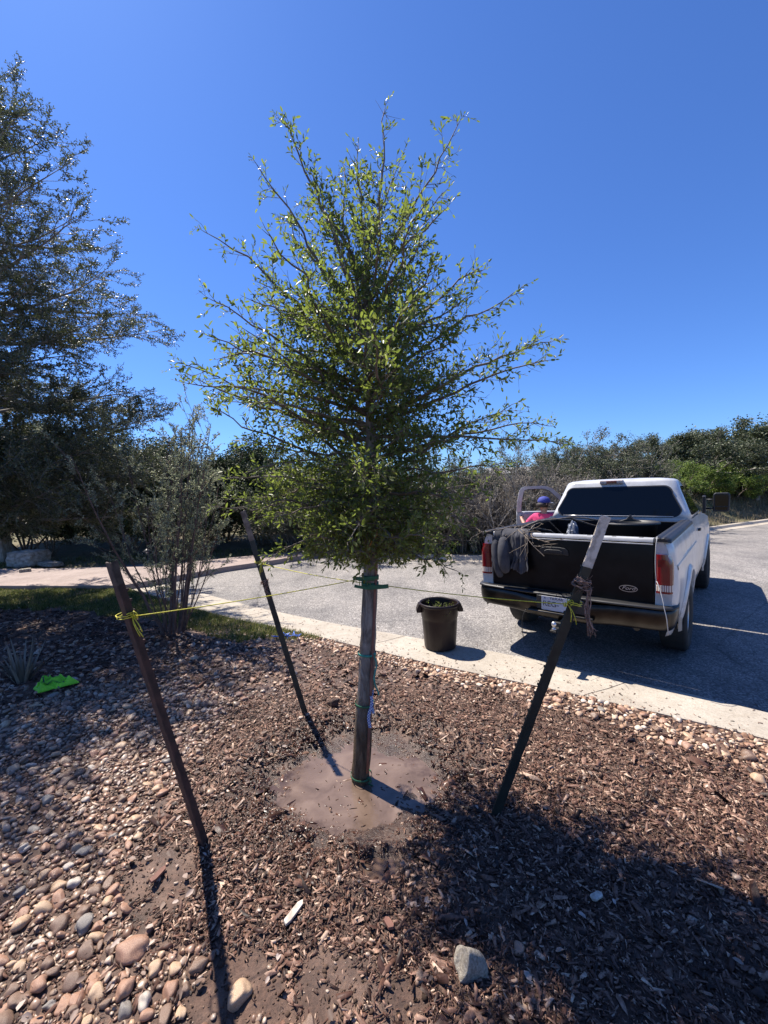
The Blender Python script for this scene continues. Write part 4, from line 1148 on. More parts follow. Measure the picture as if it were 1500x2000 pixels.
# ------------------------------------------------------------------ grass
def blades(n, xr, yr, test, zf, h, wd, seed, lean=.5):
    rg = np.random.default_rng(seed)
    x = rg.uniform(*xr, n); y = rg.uniform(*yr, n); k = test(x, y, rg); x, y = x[k], y[k]; n = len(x)
    z = zf(x, y); hh = h * rg.uniform(.45, 1.3, n); az = rg.uniform(0, 6.28, n); ln = rg.normal(0, lean, n)
    B = np.stack([x, y, z - .004], 1); side = np.stack([np.cos(az), np.sin(az), 0 * az], 1) * (wd * rg.uniform(.6, 1.2, n))[:, None]
    T = B + np.stack([-np.sin(az) * ln * hh, np.cos(az) * ln * hh, hh], 1)
    Mi = B * .45 + T * .55 + np.stack([np.sin(az) * ln * hh * .2, -np.cos(az) * ln * hh * .2, 0 * az], 1)
    V = np.stack([B - side, B + side, Mi + side * .7, T], 1); V2 = Mi - side * .7
    V = np.concatenate([V, V2[:, None]], 1).reshape(-1, 3); b_ = (np.arange(n) * 5)[:, None]
    return V, np.concatenate([b_ + np.array([0, 1, 2, 4]), b_ + np.array([4, 2, 3, 3])], 1).reshape(-1, 4)
def fixtri(V, F):
    F = F.copy(); t_ = F[:, 2] == F[:, 3]
    me = bpy.data.meshes.new("g")
    q = F[~t_]; tr = F[t_][:, :3]
    me.vertices.add(len(V)); me.vertices.foreach_set("co", V.astype(np.float32).ravel())
    li = np.concatenate([q.ravel(), tr.ravel()]).astype(np.int32); me.loops.add(len(li)); me.loops.foreach_set("vertex_index", li)
    me.polygons.add(len(q) + len(tr))
    me.polygons.foreach_set("loop_start", np.concatenate([np.arange(len(q)) * 4, len(q) * 4 + np.arange(len(tr)) * 3]).astype(np.int32))
    me.polygons.foreach_set("loop_total", np.concatenate([np.full(len(q), 4), np.full(len(tr), 3)]).astype(np.int32))
    me.update(calc_edges=True); return me
V, F = blades(300000, (-9.5, -.75), (4.9, 9.0), lambda x, y, rg: (y > lawn_front(x) + .12 * vnoise(x, y, .3, 71)) & (y < edge(x) - .01) & (np.abs(x) < y * 1.02 + .2) & (rg.random(len(x)) < .55 + .45 * vnoise(x, y, .4, 72)), bed_z, .058, .0042, 3, .7)
o = link("lawn_grass", fixtri(V, F), M['grass']); tag(o, 'short green and straw coloured lawn grass behind the bed', kind='stuff')
V, F = blades(60000, (5.5, 26), (11, 27), lambda x, y, rg: (y > far_edge(x) + .35) & (y < far_edge(x) + 6.5) & (x < y * 1.0 + 1) & (x > y * .45) & (rg.random(len(x)) < .6 + .4 * vnoise(x, y, 1.2, 73)), terrain_z, .26, .009, 4, .5)
o = link("dry_bank_grass", fixtri(V, F), M['dry_grass']); tag(o, 'dry straw coloured grass on the bank beyond the road', kind='stuff')
V, F = blades(36000, (-12, 6.5), (10.5, 14.5), lambda x, y, rg: (y > far_edge(x) + .12) & (y < far_edge(x) + 1.8) & (rg.random(len(x)) < .55 + .45 * vnoise(x, y, .8, 74)), terrain_z, .09, .006, 5, .6)
o = link("verge_grass", fixtri(V, F), M['grass']); tag(o, 'patchy grass on the verge beyond the road', kind='stuff')
# dry clump at the left
root = empty("dry_strap_plant", tuple(G(45, 1335))); tag(root, "dry clump of upright strap leaves in the shade at the left edge", 'plant')
W_ = Wood()
for k in range(46):
    az = k * 2.4; sp = RNG.uniform(.05, .75); L = RNG.uniform(.25, .55)
    S = np.array([math.cos(az) * .05, math.sin(az) * .05, 0]); T = S + np.array([math.cos(az) * sp * L, math.sin(az) * sp * L, L * RNG.uniform(.6, 1)])
    P = bez(S, T, (0, 0, .1 * sp), 6); sd_ = np.array([-math.sin(az), math.cos(az), 0]); wv_ = np.array([.010, .012, .011, .009, .006, .001])[:, None]
    V = np.concatenate([P - sd_ * wv_, P + sd_ * wv_]); F = np.array([(i_, i_ + 1, 7 + i_, 6 + i_) for i_ in range(5)]); W_.raw(V, F)
W_.build("blades", M['leaf_bare'], root)

# ================================================================== THE THREE POSTS, STRAPS AND ROPES
def along_post(b_, t_, fr): return b_ + (t_ - b_) * fr
def t_post(name, label, base, top, tip_from, mbody, mtip, face=.05, web=.042, face_az=0.0, studs=True):
    """steel T section: flange, web with studs; a painted upper end"""
    root = empty(name, tuple(base)); tag(root, label, 'post')
    ax = unit(top - base); L = np.linalg.norm(top - base)
    f_ = np.array([math.cos(face_az), math.sin(face_az), 0]); f_ = unit(f_ - ax * (f_ @ ax)); g_ = np.cross(ax, f_)
    sec = [(-face / 2, 0), (face / 2, 0), (face / 2, .007), (.006, .009), (.005, web), (-.005, web), (-.006, .009), (-face / 2, .007)]
    def body(a_, b_, gr=1.0, ragged=0):
        mb = MB(); n = max(2, int((b_ - a_) * L / .05) + 1); rows = []
        for k, s in enumerate(np.linspace(a_, b_, n)):
            row = []
            for (p, q) in sec:
                o_ = 0
                if ragged and k == n - 1: o_ = RNG.uniform(-ragged, ragged)
                jx, jy = RNG.normal(0, .0006, 2)
                row.append(ax * (s * L + o_) + f_ * (p * gr + jx) + g_ * (q * gr + jy))
            rows.append(row)
        mb.grid(rows, smooth=False, close=True)
        mb.add(rows[0], [tuple(range(8))]); mb.add(rows[-1], [tuple(range(8))])
        return mb
    m1 = body(-.22 / L, tip_from)
    if studs:
        for s in np.arange(.12, tip_from * L, .054):
            c = ax * s + g_ * (web + .004)
            P = [c + f_ * a_ + g_ * b_ + ax * d_ for a_, b_, d_ in ((-.006, -.006, -.008), (.006, -.006, -.008), (.006, .006, -.005), (-.006, .006, -.005), (-.006, -.006, .008), (.006, -.006, .008), (.006, .006, .005), (-.006, .006, .005))]
            m1.add(P, [(0, 3, 2, 1), (4, 5, 6, 7), (0, 1, 5, 4), (1, 2, 6, 5), (2, 3, 7, 6), (3, 0, 4, 7)])
    m1.build('post_shaft', mbody, root)
    if tip_from < .999: body(tip_from, 1.0, 1.012, .008).build('painted_tip', mtip, root)
    return root, ax, L, f_, g_
bL = G(395, 1665); bM = G(600, 1412); bR = G(965, 1608)
for b_ in (bL, bM, bR): b_[2] = .02
tL = A(210, 1100, 1.90); tM = A(474, 998, 3.34); tR = A(1184, 1010, 2.13)
t_post("fence_post", "rusty brown studded steel post leaning left, nearest the river stones", bL, tL, .93, M['post_rust'], M['tip_rust'], .052, .040, R(-35))
t_post("fence_post", "slim dark green steel post with worn pale tip, farthest, behind the puddle", bM, tM, .86, M['post_green'], M['tip_old'], .044, .034, R(0))
t_post("fence_post", "dark steel post with long tan tip leaning right in front of the truck", bR, tR, .845, M['post_green'], M['post_tip'], .056, .040, R(8))

def ring_pts(c, ax, r, n=20, phase=0.0, turns=1.0, pitch=0.0, wob=0.0, ell=1.0):
    s, u = frame(ax); out = []
    for k in range(int(n * turns) + 1):
        a_ = phase + 2 * PI * k / n
        out.append(c + s * math.cos(a_) * r * ell + u * math.sin(a_) * r + unit(ax) * (pitch * k / n) + (RNG.normal(0, wob, 3) if wob else 0))
    return np.array(out)
def band(mb, c, ax, r, width, thick, n=28):
    prof = [(r, -width / 2), (r + thick, -width / 2), (r + thick, width / 2), (r, width / 2), (r, -width / 2)]
    s, u = frame(ax); rows = []
    for pr, z in prof:
        rows.append([c + (s * math.cos(k * 2 * PI / n) + u * math.sin(k * 2 * PI / n)) * pr + unit(ax) * z for k in range(n)])
    mb.grid(rows, close=True)
def flat_strip(mb, pts, width, thick, nrm):
    pts = np.asarray(pts, float); T = np.gradient(pts, axis=0); rows = []
    for p, t_ in zip(pts, T):
        u = unit(np.cross(unit(t_), nrm)); nn = unit(np.cross(u, t_))
        rows.append([p - u * width / 2 - nn * thick / 2, p + u * width / 2 - nn * thick / 2, p + u * width / 2 + nn * thick / 2, p - u * width / 2 + nn * thick / 2])
    mb.grid(rows, smooth=False, close=True); mb.add(rows[0], [(0, 1, 2, 3)]); mb.add(rows[-1], [(0, 1, 2, 3)])
def rope(name, label, pts, knot_at, knot_ax, knot_r, tails=True, mat=None, r=.0032):
    mb = MB(); mb.tube(pts, r, 6)
    c = np.asarray(knot_at, float)
    mb.tube(ring_pts(c, knot_ax, knot_r, 18, turns=2.6, pitch=.008, wob=.0012), r, 6)
    o = mb.build(name, mat or M['rope']); tag(o, label, 'rope')
    return o
Ztr = lambda v_: trunk_at(v_)
# straps on the trunk
def trunk_r(z): return float(np.interp(z, [0, .5, 1.0, 1.5], [.061, .055, .049, .045]))
def strap_thing(label, v_, width, ends, nrings=1):
    c = Ztr(v_); rr = trunk_r(c[2]) + .004
    o = empty("tree_strap", tuple(c)); tag(o, label, 'strap')
    mb = MB(); ax = unit(Ztr(v_ - 40) - Ztr(v_ + 40))
    for q in range(nrings): band(mb, np.array([0, 0, q * width * .8]), ax + np.array([.05 * (q - .5), 0, 0]), rr + .003 * q, width, .005)
    mb.build('loop', M['strap'], o)
    for (dx0, dz0, dx1, dz1, y0, w_) in ends:
        m2 = MB(); P = bez((dx0, y0, dz0), (dx1, y0 - .01, dz1), (0, -.012, -.004), 8); flat_strip(m2, P, w_, .006, np.array([0, 1, 0])); m2.build('strap_end', M['strap'], o, bevel=.001)
    return o
strap_thing("upper dark green tree strap around the trunk, its end sticking out left", 1127, .026, [(.03, .004, -.105, .010, -.060, .022), (-.105, .012, -.02, -.012, -.060, .012), (-.02, .008, .052, .014, -.062, .020)])
strap_thing("lower dark green tree strap around the trunk, ends sticking out both sides", 1141, .034, [(-.03, -.004, .118, .000, -.062, .026), (.02, -.014, -.095, .008, -.061, .018)], 1)
# nursery stake along the trunk
mb = MB(); P = np.array([Ztr(v_) + np.array([.030, -trunk_r(Ztr(v_)[2]) * .72 - .004, 0]) for v_ in (1500, 1420, 1340, 1260, 1180, 1100, 1040)])
P[:, 0] += np.linspace(.010, .002, 7)
mb.tube(P, .0095, 8); tag(mb.build("nursery_stake", M['stake_wood']), "thin reddish nursery stake bound along the right side of the trunk", 'stake')
def tape(label, v_, tail, mat, w_=.012):
    c = Ztr(v_); o = empty("tie_tape", tuple(c)); tag(o, label, 'tape'); mb = MB()
    rr = trunk_r(c[2]) + .008
    band(mb, np.zeros(3), (0.06, 0, 1), rr, w_, .002); mb.build('band', M[mat], o)
    m2 = MB(); m2.tube(ring_pts(np.array([rr * .75, -rr * .75, 0]), (0, 1, .3), .012, 12, turns=1.6, pitch=.006, wob=.001), .0026, 5); m2.build('knot', M[mat], o)
    if tail:
        m3 = MB(); base_ = np.array([rr * .78, -rr * .78, 0]); P = np.array([base_ + np.array([.012 * math.sin(q * 1.1) + .012 * q / 7, -.004 * q / 7, -tail * q / 7]) for q in range(8)])
        flat_strip(m3, P, .011, .0015, np.array([.3, 1, 0])); m3.build('tail', M[mat], o)
tape("green tie tape around the trunk at mid height with long hanging tail", 1275, .26, 'tape', .014)
tape("green tie tape low on the trunk above the ribbon's end", 1372, .0, 'strap', .013)
tape("green tie tape at the foot of the trunk just above the water", 1512, .04, 'strap', .012)
# checkered ribbon
m, t, b = new_mat("checkered_ribbon"); M['check'] = m
v = coords(t); ck = t.nodes.new("ShaderNodeTexChecker"); ck.inputs["Scale"].default_value = 110; ck.inputs[1].default_value = (.02, .06, .34, 1); ck.inputs[2].default_value = (.45, .55, .62, 1)
t.links.new(v, ck.inputs[0]); t.links.new(ck.outputs[0], b.inputs["Base Color"]); setp(b, rough=.4)
mb = MB(); c = Ztr(1385) + np.array([.050, -.052, 0]); zt = c[2] + .115
P = [np.array([c[0] + .008 * math.sin(q * .9), c[1] - .004, zt - q * .026]) * np.array([1, 1, 1]) + np.array([-.0026 * q, 0, 0]) for q in range(9)]
flat_strip(mb, P, .020, .001, np.array([.25, 1, .1]))
P = [np.array([c[0] + .004 + .006 * math.cos(q * .9), c[1] + .012, zt + .03 - q * .022]) for q in range(8)]
flat_strip(mb, P, .016, .001, np.array([-.5, 1, .1]))
tag(mb.build("ribbon", M['check'], fix=False), "blue and white checkered ribbon hanging down the right side of the trunk", 'ribbon')
# orange flagging below the crown
mb = MB(); c = Ztr(1050); P = [c + np.array([.055 - .012 * q, -.06, .055 - .018 * q + .006 * math.sin(q * 2)]) for q in range(8)]
flat_strip(mb, P, .012, .001, np.array([.2, 1, 0])); mb.tube(ring_pts(c, (0, 0, 1), .05, 20), .003, 5)
tag(mb.build("flagging_tape", M['orange_tape']), "orange flagging tape tied to the trunk just under the crown", 'tape')
# guy ropes
axL, axM, axR = unit(tL - bL), unit(tM - bM), unit(tR - bR)
pL = along_post(bL, tL, .83); pM = along_post(bM, tM, .755); pR = along_post(bR, tR, .727)
def sag(a_, b_, s, n=16):
    t_ = np.linspace(0, 1, n)[:, None]; P = a_ * (1 - t_) + b_ * t_; P[:, 2] -= (4 * s * t_ * (1 - t_))[:, 0]; return P
tw = lambda v_, dx, dy: Ztr(v_) + np.array([dx, dy, 0])
def guy(name, label, p, ax, target, r_=.036, bow=1):
    mb = MB(); d = unit(target - p); st_ = p + d * .035
    mb.tube(sag(st_, target, .012), .0023, 6)
    mb.build
    o = empty(name, tuple(p)); tag(o, label, 'rope')
    m1 = MB(); m1.tube(sag(st_, target, .012) - p, .0026, 6); m1.build('line', M['rope'], o)
    m2 = MB(); m2.tube(ring_pts(np.zeros(3) + frame(ax)[1] * 0, ax + d * .12, r_, 18, turns=2.4, pitch=.010, wob=.0012), .0023, 6); m2.build('loop', M['rope'], o)
    m3 = MB(); kn = st_ - p + np.array([0, -.012, 0]); m3.tube(ring_pts(kn, d, .010, 12, turns=2.2, pitch=.010, wob=.0015), .0023, 6)
    m3.tube(ring_pts(kn + np.array([.012, -.006, .010]), (0, 1, .2), .017, 14, wob=.001), .0022, 5)
    for q in range(3):
        e_ = kn + np.array([RNG.uniform(-.03, .06), -.02, -RNG.uniform(.05, .11)]); m3.tube(bez(kn, e_, (RNG.uniform(-.02, .02), -.01, .02), 8), .0022, 5)
    m3.build('knot', M['rope'], o)
    return o
guy("guy_rope", "yellow guy rope knotted round the rusty left post and running to the trunk", pL, axL, tw(1128, -.05, -.02))
guy("guy_rope", "yellow guy rope running from the farthest post to the trunk", pM, axM, tw(1140, -.05, .03), .030)
guy("guy_rope", "yellow guy rope from the trunk to the right post in front of the licence plate", pR, axR, tw(1141, .05, -.02))
# old twine on posts
def frayed(label, c, ax, r_, tail, seed, n=7, tm='twine'):
    o = empty("frayed_twine", tuple(c)); tag(o, label, 'twine'); rg = np.random.default_rng(seed)
    mb = MB()
    for q in range(n):
        mb.tube(ring_pts(ax * rg.normal(0, .010), ax + rg.normal(0, .35, 3), r_ * rg.uniform(.9, 1.25), 16, turns=1.3, pitch=.006, wob=.0022), .0032, 5)
    for q in range(34):
        s = unit(rg.normal(size=3)) * r_; e_ = s * rg.uniform(1.2, 1.9) + rg.normal(0, .008, 3); mb.tube([s, (s + e_) / 2 + rg.normal(0, .004, 3), e_], [.0013, .001, .0006], 3)
    mb.build('wrap', M[tm], o)
    if tail:
        m2 = MB()
        for q in range(5):
            off = rg.normal(0, .006, 3); P = [np.array([r_ * .7, -r_ * .6, -.01]) + off + np.array([.004 * math.sin(k * .9 + q) - .002 * k + (.006 * max(0, k - 7)), 0, -tail * k / 11]) + rg.normal(0, .0015, 3) for k in range(12)]
            m2.tube(P, .0036, 5)
        e0 = P[-1]
        for q in range(22):
            e_ = e0 + np.array([rg.uniform(-.012, .045), rg.uniform(-.02, .02), -rg.uniform(.0, .05)]); m2.tube(bez(e0 + np.array([0, 0, .05]) * rg.random(), e_, rg.normal(0, .008, 3), 6), [.0016] * 6, 3)
        m2.build('tail', M[tm], o)
frayed("frayed brown twine wound round the right post with a long hanging tail", along_post(bR, tR, .795), axR, .036, .225, 1, 9)
frayed("old twine and dry leaf remains on the farthest post under the yellow knot", along_post(bM, tM, .66), axM, .028, .07, 2, 4)

# ================================================================== TRASH CAN
c = G(860, 1266); can = empty("trash_can", (c[0], c[1], .022)); tag(can, "dark brown plastic trash can with two handles standing on the concrete gutter", 'trash can')
H_, r0, r1 = .545, .185, .222
mb = MB(); NS = 72
prof = [(r0 * .9, .0), (r0, .012)] + [(r0 + (r1 - r0) * f_, H_ * f_) for f_ in np.linspace(.03, .68, 12)] + [(r0 + (r1 - r0) * .70 + .006, H_ * .70), (r1 + .001, H_ * .93), (r1 + .002, H_ * .955)]
rows = []
for k, (pr, z) in enumerate(prof):
    row = []
    for i_ in range(NS):
        a_ = i_ * 2 * PI / NS
        rib = -.0035 * max(0, math.sin(a_ * 12)) ** 3 if 1 < k < 13 else 0
        row.append(((pr + rib) * math.cos(a_), (pr + rib) * math.sin(a_), z))
    rows.append(row)
mb.grid(rows, close=True)
mb.lathe([(0, .03), (r0 - .006, .03), (r1 - .008, H_ * .96)], NS)
mb.lathe([(0, 0), (r0 * .9, 0)], NS)
mb.build('can_body', M['can'], can)
mb = MB(); mb.lathe([(r1 - .008, H_ * .945), (r1 + .012, H_ * .93), (r1 + .016, H_ * .955), (r1 + .013, H_ * .995), (r1 + .004, H_), (r1 - .008, H_ * .985), (r1 - .010, H_ * .95)], NS); mb.build('rim', M['can'], can)
for sgn in (-1, 1):
    mb = MB(); x0 = r1 * .97
    pts = [(x0, H_ * .975), (x0 + .030, H_ * .985), (x0 + .060, H_ * .85), (x0 + .060, H_ * .79), (x0 + .0, H_ * .79)]
    mb.prism([(sgn * p, q) for p, q in pts], 1, -.058, .058)
    mb.build('handle', M['can'], can, bevel=.008)
# clippings in the can
cl = empty("garden_clippings", (c[0], c[1], .022 + H_ * .80)); tag(cl, "green twig clippings lying inside the brown trash can", 'clippings')
W_, lv = Wood(), Leaves()
W_.raw(*tube_arrays(np.array([[-.18, 0, -.33], [.18, 0, -.33]]), .004, 4))
for k in range(46):
    a_ = RNG.uniform(0, 6.28); rr = RNG.uniform(0, .15); S = np.array([math.cos(a_) * rr, math.sin(a_) * rr, -.30 * (k % 4 == 0)]); d = unit([RNG.normal(), RNG.normal(), RNG.uniform(-.1, .7)])
    twig_leaves(W_, lv, S, d, RNG.uniform(.06, .13), .002, .026, .02, tert=True, bare=.2)
W_.build('twigs', M['twig'], cl); Pm = lv.arrays(); link('leaves', np_mesh('leaves', *Pm), M['leaf'], cl)

# ================================================================== PICKUP TRUCK
TX, TY, TYAW = 1.826, 4.238, .718
truck = empty("pickup_truck", (TX, TY, 0), -TYAW); tag(truck, "white pickup truck with black tailgate parked on the asphalt, driver's door open", 'pickup truck')
def side_x(z, kind='bed'):
    return float(np.interp(z, [.44, .55, .70, .86, 1.0, 1.10, 1.13, 1.24, 1.33, 1.37], [.925, .955, .975, .990, .985, .978, .966, .962, .935, .905]))
def arch_z(y, cy, r, zc=.42):
    return zc + math.sqrt(max(0, r * r - (y - cy) ** 2)) if abs(y - cy) < r else 0
def curtain(mb, sgn, ys, ztop, zlow, xf, rows=14):
    G_ = []
    for y in ys:
        zb = zlow(y); zt = ztop(y)
        G_.append([(sgn * xf(z, y), y, z) for z in np.linspace(zb, zt, rows)])
    mb.grid(G_)
    return G_
RW, FW = 1.25, 4.75
def ys_with_arch(a_, b_, cy, r):
    s = list(np.linspace(a_, b_, int((b_ - a_) / .08) + 2)) + list(cy + r * np.cos(np.linspace(0, PI, 25))) + [cy - r - 1e-3, cy + r + 1e-3]
    return sorted(y for y in set(np.round(s, 4)) if a_ <= y <= b_)
BE, CB, CF, HF = 2.33, 2.37, 4.05, 5.62      # bed end, cab back, cab front (cowl), hood front
paint = M['paint']
# bed sides
for sgn in (-1, 1):
    mb = MB()
    def xf(z, y): return side_x(z) - .045 * (1 - sstep((y - .10) / .10)) * .9
    curtain(mb, sgn, ys_with_arch(.10, BE, RW, .50), lambda y: 1.365, lambda y: max(.47, arch_z(y, RW, .50)), xf, 18)
    # rear face beside the tailgate
    zz = np.linspace(.56, 1.365, 12)
    mb.grid([[(sgn * (.815 + (xf(z, .10) - .815) * f_), .10, z) for z in zz] for f_ in (0, .5, 1)], smooth=False)
    # tailgate jamb, inner wall and top
    mb.grid([[(sgn * .815, y, z) for z in (.56, 1.36)] for y in (.10, BE)], smooth=False)
    mb.grid([[(sgn * x, y, 1.366) for x in (.815, .905)] for y in (.10, BE)], smooth=False)
    mb.grid([[(sgn * x, BE, z) for x in (.815, .93)] for z in (.56, 1.36)], smooth=False)
    o = mb.build('bed_side', paint, truck)
    # dark wheel house
    mb = MB(); aa = np.linspace(0, PI, 21)
    mb.grid([[(sgn * x, RW + .495 * math.cos(a_), .42 + .495 * math.sin(a_)) for x in (.62, .975)] for a_ in aa]); mb.grid([[(sgn * .62, RW + q * .495 * math.cos(a_), .42 + q * .495 * math.sin(a_)) for a_ in aa] for q in (0.02, 1)])
    mb.build('wheel_house', M['liner'], truck)
    # flare
    mb = MB(); rows = []
    for a_ in np.linspace(-.12, PI + .12, 30):
        y_, z_ = math.cos(a_), math.sin(a_)
        def pt(r_, o_): 
            zq = .42 + r_ * z_; return (sgn * (side_x(max(.47, zq)) + o_), RW + r_ * y_, zq)
        rows.append([pt(.49, -.01), pt(.487, .026), pt(.505, .032), pt(.53, .022), pt(.555, .002)])
    mb.grid(rows); mb.build('wheel_flare', paint, truck)
    # rail cap
    mb = MB(); rows = []
    for y in (.075, .09, .2, 1.2, BE - .01, BE):
        k_ = .6 if y in (.075, BE) else 1
        rows.append([(sgn * (.873 + x_ * k_), y, 1.367 + z_ * k_) for x_, z_ in ((-.068, -.03), (-.070, .012), (-.055, .022), (-.02, .024), (-.016, .018), (.0, .018), (.004, .024), (.025, .023), (.029, .017), (.042, .015), (.060, .004), (.064, -.028))])
    mb.grid(rows); mb.add(rows[0], [tuple(range(12))]); mb.build('rail_cap', M['black_plastic'], truck)
# crease lines on the side: a raised shoulder moulding
for sgn in (-1, 1):
    mb = MB(); rows = [[(sgn * (side_x(z) + o_), y, z) for z, o_ in ((1.075, .0), (1.085, .006), (1.115, .007), (1.13, .0))] for y in np.linspace(.22, BE - .02, 12)]
    mb.grid(rows); mb.build('side_crease', paint, truck)
# bed interior
mb = MB(); mb.box((-.80, .19, .80), (.80, BE - .02, .83)); mb.box((-.813, .19, .83), (-.79, BE - .02, 1.362)); mb.box((.79, .19, .83), (.813, BE - .02, 1.362)); mb.box((-.812, BE - .05, .832), (.812, BE - .022, 1.36))
for y in (RW,):
    for sgn in (-1, 1): mb.box((min(sgn * .52, sgn * .788), RW - .42, .832), (max(sgn * .52, sgn * .788), RW + .42, 1.05))
mb.build('bed_liner', M['liner'], truck, bevel=.006)
# tailgate
tg = MB(); tg.prism([(.088, .68), (.088, .745), (.100, .76), (.092, .80), (.086, 1.10), (.090, 1.25), (.098, 1.335), (.185, 1.335), (.185, .68)], 0, -.805, .805)
tgo = tg.build('tailgate', M['black_paint'], truck, bevel=.006)
mb = MB(); mb.prism([(.092, 1.338), (.094, 1.362), (.104, 1.378), (.175, 1.378), (.188, 1.366), (.188, 1.338)], 0, -.802, .802); st = mb.build('top_strip', paint, tgo, bevel=.004)
mb = MB()
for x in np.linspace(-.68, .70, 7): mb.box((x - .018, .118, 1.3772), (x + .018, .130, 1.3812))
mb.build('slot', M['liner'], tgo)
mb = MB(); rows = []
for k in range(19):    # raised worn edge line under the strip
    pass
mb.box((-.80, .083, 1.318), (.80, .093, 1.328)); mb.build('worn_edge', paint, tgo, bevel=.002)
mb = MB(); n = 22
prof = [(-.155, 1.16), (-.150, 1.205), (-.12, 1.235), (-.06, 1.243), (.06, 1.243), (.12, 1.235), (.150, 1.205), (.155, 1.16)]
mb.prism([(a_ - .10, b_) for a_, b_ in prof], 1, .070, .088); hb = mb.build('handle_bezel', M['black_plastic'], tgo, bevel=.006)
mb = MB(); mb.prism([(-.20, 1.172), (-.195, 1.20), (-.16, 1.215), (-.04, 1.215), (-.005, 1.20), (.0, 1.172)], 1, .060, .0695); mb.build('handle', M['black_plastic'], hb, bevel=.005)
mb = MB(); mb.box((-.79, .080, .742), (.79, .092, .750)); mb.build('lower_trim', M['dark_metal'], tgo, bevel=.002)
# oval emblem with lettering
def text_mesh(name, body, size, depth, mat, parent, loc, rot, shear=0.0, align='CENTER', sx=1.0):
    cu = bpy.data.curves.new(name, 'FONT'); cu.body = body; cu.size = size; cu.extrude = depth; cu.shear = shear; cu.align_x = align; cu.align_y = 'CENTER'
    to = bpy.data.objects.new(name, cu); COL.objects.link(to); bpy.context.view_layer.update()
    me = bpy.data.meshes.new_from_object(to.evaluated_get(bpy.context.evaluated_depsgraph_get()))
    bpy.data.objects.remove(to); me.materials.clear()
    o = link(name, me, mat, parent); o.location = loc; o.rotation_euler = rot; o.scale = (sx, 1, 1)
    return o
EX, EZ = .60, .885
mb = MB(); E_ = [(EX + .078 * math.cos(a_), EZ + .032 * math.sin(a_)) for a_ in np.arange(40) * 2 * PI / 40]
mb.prism(E_, 1, .078, .090); emb = mb.build('oval_emblem', M['black_paint'], tgo)
def oval_ring(mb, a0, b0, a1, b1, y0, y1):
    rows = []
    for (aa_, bb_, y) in ((a1, b1, y1), (a1, b1, y0), (a0, b0, y0), (a0, b0, y1), (a1, b1, y1)):
        rows.append([(EX + aa_ * math.cos(t_), y, EZ + bb_ * math.sin(t_)) for t_ in np.arange(48) * 2 * PI / 48])
    mb.grid(rows, close=True, smooth=False)
mb = MB(); oval_ring(mb, .078, .032, .0735, .028, .0735, .079); mb.build('emblem_ring', M['bright_metal'], emb)
text_mesh('emblem_lettering', "Ford", .047,   .0012, M['bright_metal'], emb, (EX, .0765, EZ + .002), (R(90), 0, 0), .35, sx=1.25)
# taillights
for sgn in (-1, 1):
    tl = empty('taillight'); tl.parent = truck
    def lens(z0, z1, mat, nm, mirror=sgn):
        mb = MB(); rows = []
        for z in np.linspace(z0, z1, 9):
            f_ = (z - .885) / (1.245 - .885); xo = .945 - (.035 * max(0, f_ - .75) / .25 if f_ > .75 else 0)
            # outline: inner edge, bulged rear, wraps to the side
            pts = [(.822, .098), (.830, .074), (.87, .062), (.92, .064), (xo, .080), (xo + .012, .13), (xo + .008, .16)]
            rows.append([(sgn * x, y, z) for x, y in pts])
        mb.grid(rows); mb.add(rows[-1], [tuple(range(7))]); mb.add(rows[0], [tuple(range(7))])
        return mb.build(nm, mat, tl)
    lens(.955, 1.235, M['red_lens'], 'red_lens'); lens(.895, .953, M['white_lens'], 'clear_lens'); lens(.875, .893, M['red_lens'], 'lower_red_lens')
    mb = MB(); mb.box((min(sgn * .828, sgn * .905), .058, .99) if False else (min(sgn * .84, sgn * .90), .0595, 1.12), (max(sgn * .84, sgn * .90), .0625, 1.19)); mb.build('reflector', M['red_lens'], tl)
# bumper
path = [(-.965, .40), (-.985, .16), (-.95, .04), (-.86, .0), (-.40, -.035), (-.33, -.035), (.33, -.035), (.40, -.035), (.86, .0), (.95, .04), (.985, .16), (.965, .40)]
def bumper_rows(sec):
    rows = []
    for k, (x, y) in enumerate(path):
        t_ = np.array(path[min(k + 1, len(path) - 1)]) - np.array(path[max(k - 1, 0)]); nrm = unit([t_[1], -t_[0], 0])
        rows.append([(x + nrm[0] * o_, y + nrm[1] * o_, z) for o_, z in sec])
    return rows
mb = MB(); rows = bumper_rows([(-.05, .745), (.0, .740), (.012, .70), (.008, .63), (-.01, .55), (-.04, .52), (-.06, .53)])
for k in (5, 6):   # step dips in the middle
    rows[k] = [(x, y, z - (.045 if 1 <= q else .04) * (z < .75)) for q, (x, y, z) in enumerate(rows[k])]
mb.grid(rows); bo = mb.build('rear_bumper', M['chrome'], truck, subsurf=1, solid=.006, offset=-1)
mb = MB(); rows = bumper_rows([(-.16, .752), (-.02, .758), (.006, .752), (.008, .738)]); mb.grid(rows); mb.build('step_pad', M['black_plastic'], bo, solid=.006)
mb = MB(); mb.box((-.24, -.055, .585), (.24, -.030, .735)); mb.build('plate_recess', M['black_plastic'], bo, bevel=.01)
mb = MB(); mb.box((-.33, -.085, .548), (.33, .0, .578)); mb.build('centre_step', M['chrome'], bo, bevel=.012)
PX = -.03
mb = MB(); mb.box((PX - .152, -.066, .588), (PX + .152, -.062, .736)); po = mb.build('licence_plate', M['plate'], truck, bevel=.002); pass
text_mesh('state_lettering', "TEXAS", .036, .0008, M['ink'], po, (PX, -.0675, .716), (R(90), 0, 0), sx=1.3)
text_mesh('plate_number', "REG-", .078, .0008, M['ink'], po, (PX - .055, -.0675, .655), (R(90), 0, 0), sx=1.0)
